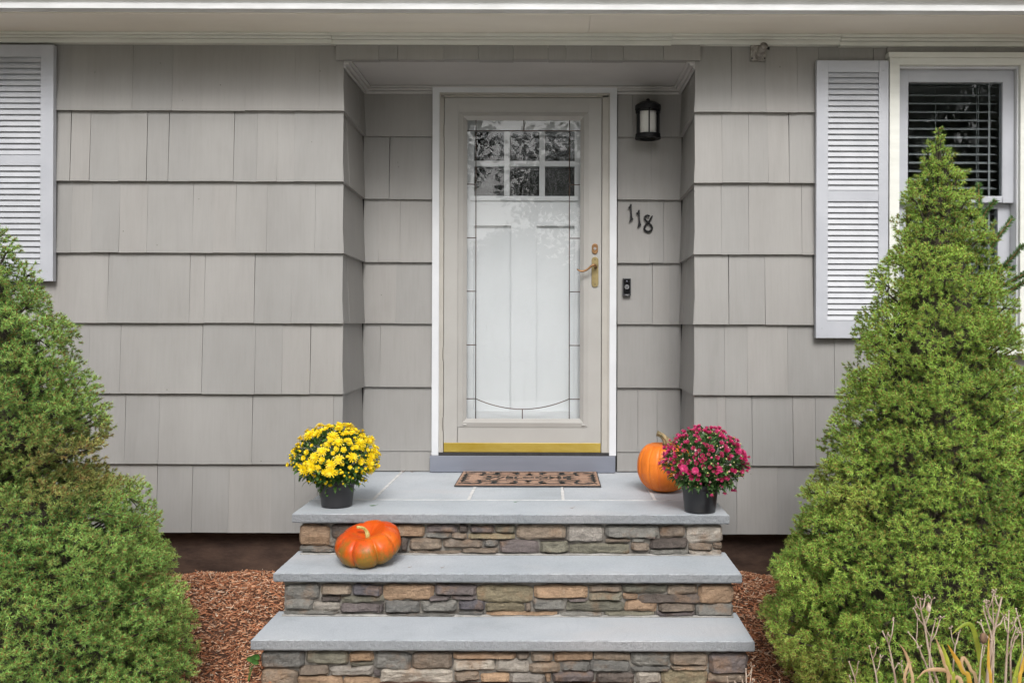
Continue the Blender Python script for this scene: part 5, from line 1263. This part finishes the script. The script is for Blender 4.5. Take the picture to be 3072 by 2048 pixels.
for pts in ([K3(2050, 1450, -1.33), K3(2065, 1330, -1.34), K3(2060, 1180, -1.34)], [K3(2060, 1440, -1.32), K3(2110, 1350, -1.33), K3(2170, 1285, -1.34)], [K3(2140, 1590, -1.32), K3(2200, 1500, -1.34), K3(2278, 1400, -1.35)],
            [K6(2150, 420, -1.30), K6(2240, 300, -1.34), K6(2350, 180, -1.38)], [K6(2160, 470, -1.28), K6(2260, 420, -1.34), K6(2380, 350, -1.38)], [K6(2150, 330, -1.28), K6(2210, 320, -1.33), K6(2290, 330, -1.36)], [K6(2180, 520, -1.3), K6(2270, 470, -1.38), K6(2370, 410, -1.42)]):
    long_shoot(pts, 0.003)

# ------------------------------------------------------------------ mulch chips
def chips(n, boxes):
    V, C_ = [], []
    rg = np.random.default_rng(3); area = np.array([(b[1] - b[0]) * (b[3] - b[2]) for b in boxes]); k = rg.choice(len(boxes), n, p=area / area.sum()); bx = np.array(boxes)[k]
    x = rg.uniform(bx[:, 0], bx[:, 1]); y = rg.uniform(bx[:, 2], bx[:, 3])
    keep = ~((x > SX0 + 0.03) & (x < SX1 - 0.03) & (y > yBF + 0.03)); x, y = x[keep], y[keep]; n = len(x)
    z = np.array([gz(a, b) for a, b in zip(x, y)]) + rg.uniform(0.001, 0.014, n)
    L = rg.gamma(2.6, 0.0055, n) + 0.006; W = rg.uniform(0.002, 0.006, n); big = rg.random(n) < 0.05; L[big] *= 1.9; W[big] *= 1.7; a = rg.uniform(0, np.pi * 2, n); tl = rg.normal(0, 0.28, n); ro = rg.normal(0, 0.5, n); T = rg.uniform(0.001, 0.003, n)
    u = np.stack([np.cos(a) * np.cos(tl), np.sin(a) * np.cos(tl), np.sin(tl)], 1); s = np.stack([-np.sin(a), np.cos(a), np.zeros(n)], 1); up = np.cross(u, s)
    s2 = s * np.cos(ro)[:, None] + up * np.sin(ro)[:, None]; up2 = np.cross(u, s2); c = np.stack([x, y, z], 1)
    L, W, T = L[:, None] / 2, W[:, None] / 2, T[:, None]
    q = [c - u * L - s2 * W * .5, c - u * L * .8 + s2 * W, c + u * L + s2 * W * .4, c + u * L * .85 - s2 * W]
    V = np.stack(q + [v - up2 * T for v in q], 1).reshape(-1, 3)
    fq = np.array([[0, 3, 2, 1], [0, 4, 7, 3], [3, 7, 6, 2], [2, 6, 5, 1], [1, 5, 4, 0]]); Fq = (np.arange(n)[:, None, None] * 8 + fq[None]).reshape(-1, 4)
    pal = np.array([[0.32, 0.125, 0.062], [0.46, 0.20, 0.105], [0.55, 0.29, 0.165], [0.60, 0.39, 0.26], [0.17, 0.070, 0.04], [0.66, 0.51, 0.38]])
    cc_ = pal[rg.choice(6, n, p=[.24, .30, .22, .12, .08, .04])] * rg.uniform(0.8, 1.25, n)[:, None]
    return np_mesh('mulch', V, Fq, M['chips'], None, (0, 0, 0), np.repeat(cc_[:, None, :], 8, 1).reshape(-1, 3))
mu = chips(64000, [(-2.6, -1.10, -2.0, 0.085), (0.72, 1.9, -2.0, 0.085)])
tag(mu, 'red brown shredded bark mulch covering the bed beside the steps', 'mulch', kind='stuff')

# ------------------------------------------------------------------ dried stalks and small plants
dry = pm('dry_stalk', (0.26, 0.185, 0.13, 1), (0.46, 0.37, 0.295, 1), 35, (1, 1, 0.4), rough=0.85, bs=0.3, bscale=90)
pod = pm('dry_pod', (0.30, 0.20, 0.13, 1), (0.60, 0.50, 0.42, 1), 60, rough=0.9)
def stalk(parent, pts, w0, forks, Y):
    "pts: crop pixels from base to tip; forks: (index, dx, dy) twigs ending in small pods"
    q = [K3s(x, y, Y) for x, y in pts]; g0 = gz(q[0].x, Y)
    q0_ = q[0] + (q[0] - q[1]).normalized() * 0.02; base = Vector((q[0].x + (q[0].x - q[1].x) * 0.4, Y + 0.03, g0 - 0.01))
    al = [base] + q; n_ = len(al)
    m = MB().tube(al, [lerp(w0, w0 * 0.35, i / (n_ - 1)) for i in range(n_)], 7)
    def tip(p, r_):
        m.ball(p, r_, 6, 5)
    tip(q[-1], 0.0028)
    for i, dx, dy in forks:
        a = q[i]; b = a + Vector((dx, random.uniform(-.012, .012), dy)); mid_ = a.lerp(b, .5) + Vector((dx * .15, 0, -0.004))
        m.tube([a, mid_, b], [w0 * 0.5, w0 * .42, w0 * .32], 5)
        for _ in range(3):
            e = b + Vector((random.uniform(-.009, .009), random.uniform(-.006, .006), random.uniform(-.004, .012))); m.tube([b, e], [w0 * .3, w0 * .22], 4); tip(e, random.uniform(0.0018, 0.0034))
    m.build('stalk', dry, parent, smooth=True)
K3s = lambda x, y, Y: P(1972 + x * .46769, 1315 + y * .46769, Y)
def blade(parent, pts, w_, mat, Y):
    "grass-like leaf, folded along its middle"
    q = [K3s(x, y, Y + (p[0] if p else 0)) for (x, y, *p) in pts]; g0 = gz(q[0].x, Y)
    q = [Vector((q[0].x + (q[0].x - q[1].x) * 0.3, Y + 0.02, g0 - 0.005))] + q
    # resample smoothly
    out = []
    for i in range(len(q) - 1):
        p0, p1, p2, p3 = q[max(i - 1, 0)], q[i], q[i + 1], q[min(i + 2, len(q) - 1)]
        for t in np.linspace(0, 1, 6, endpoint=False):
            out.append(0.5 * ((2 * p1) + (p2 - p0) * t + (2 * p0 - 5 * p1 + 4 * p2 - p3) * t * t + (3 * p1 - p0 - 3 * p2 + p3) * t ** 3))
    out.append(q[-1]); n_ = len(out); m = MB(); v = []; f = []
    for i, p in enumerate(out):
        t = (out[min(i + 1, n_ - 1)] - out[max(i - 1, 0)]).normalized(); s = t.cross(Vector((0.25, 1, 0.1))).normalized(); nn_ = s.cross(t)
        ww = w_ * min(1, (1 - i / (n_ - 1)) * 3 + 0.08)
        v += [p + s * ww + nn_ * ww * 0.5, p, p - s * ww + nn_ * ww * 0.5]
    for i in range(n_ - 1): a = i * 3; f += [(a, a + 1, a + 4, a + 3), (a + 1, a + 2, a + 5, a + 4)]
    m.add(v, f).build('leaf', mat, parent, smooth=True)
lg = leafmat('yellow_green_blade', (0.22, 0.30, 0.03, 1), (0.42, 0.44, 0.05, 1), 0.45, 0.3, 20); lo_ = leafmat('orange_blade', (0.55, 0.28, 0.03, 1), (0.62, 0.42, 0.06, 1), 0.5, 0.3, 25); lb = leafmat('tan_blade', (0.36, 0.22, 0.11, 1), (0.55, 0.38, 0.22, 1), 0.7, 0.15, 25)
YA = -2.24
q = K3s(1800, 1567, YA)
dp = thing('dried_perennial', 'clump of branching dried stalks with arching yellow blades in front of the spruce', 'dried plant', (q.x, YA + 0.03, gz(q.x, YA)))
S = [([(1810, 1600), (1770, 1480), (1735, 1330), (1715, 1200), (1690, 1100), (1685, 1025)], 0.0046, [(2, 0.03, 0.08), (3, -0.03, 0.05), (3, 0.022, 0.07), (4, -0.014, 0.03), (4, 0.016, 0.03)]),
     ([(1780, 1600), (1720, 1440), (1660, 1300), (1610, 1240)], 0.0036, [(2, 0.008, 0.06), (1, -0.02, 0.05)]),
     ([(1750, 1600), (1745, 1400), (1755, 1280), (1785, 1155)], 0.0034, [(2, -0.016, 0.05)]),
     ([(1890, 1620), (1900, 1430), (1910, 1330), (1945, 1215)], 0.0034, [(2, -0.015, 0.05), (2, 0.01, 0.03)])]
for pts, w0, fk in S: stalk(dp, pts, w0, fk, YA)
q2 = K3s(1740, 1085, YA); MB().lathe([(0.0006, -0.012), (0.006, -0.006), (0.007, 0.002), (0.003, 0.012), (0.0006, 0.016)], 8, tuple(q2)).build('seed_pod', pod, dp, smooth=True)
for pts, ww, mm in (([(1900, 1620), (1880, 1500), (1845, 1380), (1825, 1315)], 0.0065, lg), ([(2010, 1640), (1960, 1490), (1910, 1400), (1860, 1315)], 0.0062, lo_), ([(2120, 1680), (2080, 1470), (2050, 1300), (2010, 1195), (1950, 1205), (1890, 1255)], 0.0062, lg),
                    ([(1960, 1640), (1890, 1540), (1860, 1495), (1800, 1482), (1720, 1490), (1665, 1540)], 0.006, lb), ([(2050, 1640), (2010, 1480), (1965, 1405), (1955, 1450), (1990, 1520)], 0.0045, lb), ([(1870, 1620), (1840, 1440), (1810, 1340), (1780, 1265)], 0.004, lb)):
    blade(dp, pts, ww, mm, YA - 0.03)
YC = -2.30; q = K3s(2200, 1567, YC)
dp2 = thing('dried_perennial', 'tall dense clump of dried stalks with a round brown seed pod', 'dried plant', (q.x, YC + 0.03, gz(q.x, YC)))
for pts, w0, fk in [([(2110, 1620), (2125, 1450), (2145, 1300), (2165, 1210), (2195, 1080), (2208, 1020)], 0.0058, [(3, 0.026, 0.03), (3, -0.02, 0.06), (4, -0.01, 0.03), (2, -0.03, 0.05)]),
                    ([(2130, 1600), (2150, 1400), (2140, 1250), (2100, 1120), (2090, 1075)], 0.004, [(3, 0.022, 0.06), (2, 0.02, 0.05)]), ([(2160, 1300), (2155, 1180), (2150, 1005)], 0.003, [(1, -0.015, 0.05)]) ,
                    ([(2230, 1620), (2240, 1400), (2250, 1250), (2255, 1105)], 0.0045, [(2, 0.018, 0.05), (2, -0.012, 0.04), (1, 0.02, 0.06)]), ([(2270, 1620), (2265, 1420), (2270, 1300), (2300, 1215)], 0.0038, [(2, 0.018, 0.03)]),
                    ([(2310, 1620), (2340, 1400), (2340, 1250), (2300, 1090)], 0.0042, [(2, 0.02, 0.06), (2, -0.02, 0.03)]), ([(2290, 1640), (2310, 1480), (2360, 1330), (2385, 1220)], 0.004, [(2, 0.02, 0.05)]), ([(2060, 1620), (2075, 1420), (2092, 1290)], 0.0038, [(1, 0.012, 0.04)]), ([(2350, 1640), (2370, 1420), (2400, 1250)], 0.0045, [(1, 0.012, 0.04)])]:
    stalk(dp2, pts, w0, fk, YC)
q2 = K3s(2092, 1278, YC); MB().lathe([(0.0006, -0.016), (0.008, -0.011), (0.011, 0.0), (0.008, 0.011), (0.002, 0.015)], 10, tuple(q2)).build('seed_pod', pm('brown_pod', (0.10, 0.06, 0.035, 1), (0.2, 0.12, 0.07, 1), 80, rough=0.9), dp2, smooth=True)
for pts, ww, mm in (([(2140, 1640), (2125, 1450), (2128, 1250)], 0.004, lo_), ([(2290, 1650), (2300, 1520), (2350, 1340)], 0.0055, lg), ([(2320, 1650), (2340, 1480), (2365, 1360)], 0.0045, lo_)): blade(dp2, pts, ww, mm, YC - 0.03)
YE2 = -2.2; q = K3s(1480, 1567, YE2)
dp3 = thing('dried_perennial', 'sparse dried stalks with tiny pods beside the arching yellow blades', 'dried plant', (q.x, YE2 + 0.03, gz(q.x, YE2)))
for pts, w0, fk in [([(1545, 1640), (1510, 1450), (1485, 1320), (1445, 1235)], 0.0042, [(2, 0.012, 0.07), (2, -0.008, 0.03)]), ([(1420, 1640), (1400, 1500), (1380, 1410), (1360, 1330)], 0.0034, [(2, 0.012, 0.03), (1, 0.012, 0.04)]), ([(1530, 1640), (1520, 1480), (1545, 1440)], 0.003, [(1, -0.01, 0.02)]),
                    ([(1600, 1640), (1590, 1520), (1610, 1400)], 0.0032, [(1, 0.016, 0.03), (1, -0.012, 0.03)]), ([(1290, 1660), (1265, 1530), (1230, 1430)], 0.0036, [(1, 0.012, 0.03), (0, -0.02, 0.05)])]: stalk(dp3, pts, w0, fk, YE2)
for pts, ww, mm in (([(1640, 1650), (1625, 1480), (1590, 1370), (1550, 1315)], 0.004, lb), ([(1590, 1650), (1585, 1540), (1610, 1450), (1640, 1430)], 0.0035, lb)): blade(dp3, pts, ww, mm, YE2 - 0.03)
YF = -1.75; q = K3s(570, 1567, YF)
dp4 = thing('dried_perennial', 'short dried stalks with pods beside the bottom step', 'dried plant', (q.x, YF + 0.03, gz(q.x, YF)))
for pts, w0, fk in [([(575, 1700), (572, 1600), (570, 1530), (568, 1475)], 0.0042, [(2, 0.018, 0.04), (1, -0.015, 0.03)]), ([(595, 1700), (590, 1600), (605, 1485)], 0.003, [(1, 0.01, 0.02)]), ([(470, 1700), (460, 1620), (447, 1525)], 0.003, [(1, 0.016, 0.02)]), ([(800, 1720), (795, 1640), (783, 1545)], 0.003, [(1, 0.012, 0.02), (1, 0.02, 0.01)])]: stalk(dp4, pts, w0, fk, YF)

# weed seedling beside the bottom riser
wy = yBF + 0.02; wq = P(764, 2010, wy); gl = leafmat('weed_leaf', (0.05, 0.15, 0.03, 1), (0.11, 0.26, 0.06, 1), 0.45, 0.25)
wd_ = thing('weed', 'small green weed seedling growing against the bottom riser', 'weed', (-1.20, wy, gz(-1.2, wy)))
for (px, py, s_) in ((756, 1975, 1.0), (770, 1968, 0.9), (768, 1984, 0.8)):
    c = P(px, py, wy - 0.02); m = MB(); n_ = 14; sc = 0.018 * s_
    pts_ = [c + Vector((sc * (math.cos(a) - 0.18 * math.cos(2 * a)), -0.006 * math.sin(a) - 0.004, sc * 0.85 * math.sin(a))) for a in np.linspace(0, 2 * math.pi, n_, endpoint=False)]
    m.add(pts_ + [c + Vector((0, 0.004, 0))], [(i, (i + 1) % n_, n_) for i in range(n_)]); m.build('leaf', gl, wd_, smooth=True)
    MB().tube([(-1.20, wy, gz(-1.2, wy) - .01), ((-1.2 + c.x) / 2, wy - .005, c.z - .03), c + Vector((0, 0.004, 0))], 0.0012, 5).build('stem', gl, wd_)

# fallen leaves and bits on the treads
def fallen(name_label, c, L, W, rz, mat, curl=0.15):
    m = MB(); v = []; f = []
    for i, t in enumerate(np.linspace(0, 1, 8)):
        w_ = W * math.sin(math.pi * min(1, t * 0.92 + 0.06)) ** 0.8; x = (t - 0.5) * L; zc = curl * L * (2 * t - 1) ** 2 + 0.0012
        for s_ in (-1, 0, 1): v.append((x, s_ * w_ / 2, zc + abs(s_) * w_ * 0.18))
    for i in range(7): a = i * 3; f += [(a, a + 3, a + 4, a + 1), (a + 1, a + 4, a + 5, a + 2)]
    ca, sa = math.cos(rz), math.sin(rz)
    m.add([(c[0] + x * ca - y * sa, c[1] + x * sa + y * ca, c[2] + z) for x, y, z in v], f)
    m.tube([(c[0] + 0.48 * L * ca, c[1] + 0.48 * L * sa, c[2] + 0.003 + curl * L), (c[0] + 0.75 * L * ca, c[1] + 0.75 * L * sa, c[2] + curl * L * 2 + 0.004)], 0.0006, 4)
    tag(m.build('fallen_leaf', mat, smooth=True), name_label, 'leaf')
def on(px, py, z): d = (CAMZ - z) * F / (py - VY - ROLL * (px - VX)); q = P(px, py, d - CAMD); return (q.x, q.y, z)
brn = leafmat('brown_leaf', (0.16, 0.06, 0.03, 1), (0.28, 0.12, 0.06, 1), 0.7, 0.1)
fallen('small green leaf lying on the landing beside the yellow plant', on(1119, 1517, LAND), 0.034, 0.012, 0.3, gl, 0.05)
fallen('tiny green leaf scrap on the landing before the doormat', on(1546, 1506, LAND), 0.02, 0.009, 0.2, gl, 0.05)
fallen('curled brown leaf against the shingles at the back of the landing', (PX(1212, YB - .03), YB - 0.035, LAND), 0.02, 0.014, 0.1, brn, 0.3)
fallen('flat brown leaf scrap near the door sill corner', (PX(1238, YB - .03), YB - 0.035, LAND), 0.024, 0.009, -0.2, brn, 0.15)
fallen('dark brown leaf scrap lying on the middle step', on(1326, 1703, Z2), 0.014, 0.006, 0.3, brn, 0.1)
fallen('tiny grey brown leaf scrap behind the squat pumpkin', on(1228, 1702, Z2), 0.014, 0.004, 0.1, brn, 0.1)
fallen('grey leaf scrap on the landing before the pumpkin', on(1716, 1524, LAND), 0.02, 0.006, 0.4, brn, 0.1)

# ------------------------------------------------------------------ trees across the street (seen in the glass)
def woods():
    rg = np.random.default_rng(12); V, C_ = [], []
    cents = np.stack([rg.uniform(-30, 30, 170), rg.uniform(-34, -22, 170), rg.uniform(0.8, 12, 170)], 1); rr = rg.uniform(1.0, 2.3, 170)
    n = 210000; k = rg.integers(0, 170, n); dv = rg.normal(size=(n, 3)); dv /= np.linalg.norm(dv, axis=1)[:, None]
    p = cents[k] + dv * (rr[k] * rg.uniform(0.3, 1.0, n) ** 0.5)[:, None]
    a = rg.normal(size=(n, 3)); a /= np.linalg.norm(a, axis=1)[:, None]; b = np.cross(a, dv); b /= np.linalg.norm(b, axis=1)[:, None] + 1e-6
    s = rg.uniform(0.09, 0.21, n)[:, None]
    V = np.stack([p - a * s, p + b * s * .5, p + a * s, p - b * s * .5], 1).reshape(-1, 3); V[:, 2] = np.maximum(V[:, 2], 0.05)
    c = np.array([0.022, 0.034, 0.012]) * rg.uniform(0.6, 1.6, n)[:, None]
    Vt, Ft = list(map(tuple, V)), [tuple(r_) for r_ in np.arange(n * 4).reshape(-1, 4)]
    C_ = [tuple(q) for q in np.repeat(c[:, None, :], 4, 1).reshape(-1, 3)]
    for i in range(26):
        m = MB().tube([(rg.uniform(-30, 30), rg.uniform(-32, -24), -0.2), (0, 0, 0)], 1, 7); x, y = m.v[0][0], m.v[0][1]
        m = MB().tube([(x, y, -0.2), (x + rg.uniform(-.4, .4), y, 5), (x + rg.uniform(-.8, .8), y, 11)], [0.25, 0.18, 0.06], 4, cap=False)
        n0 = len(Vt); Vt += m.v; Ft += [tuple(q + n0 for q in f_) for f_ in m.f]; C_ += [(0.05, 0.04, 0.03)] * len(m.v)
    o_ = np_mesh('woods', np.array(Vt), np.array(Ft), M['vleaf'], None, (0, -28, 0), np.array(C_))
    tag(o_, 'distant line of leafy trees across the lawn mirrored in the glass', 'woods', kind='stuff')
woods()
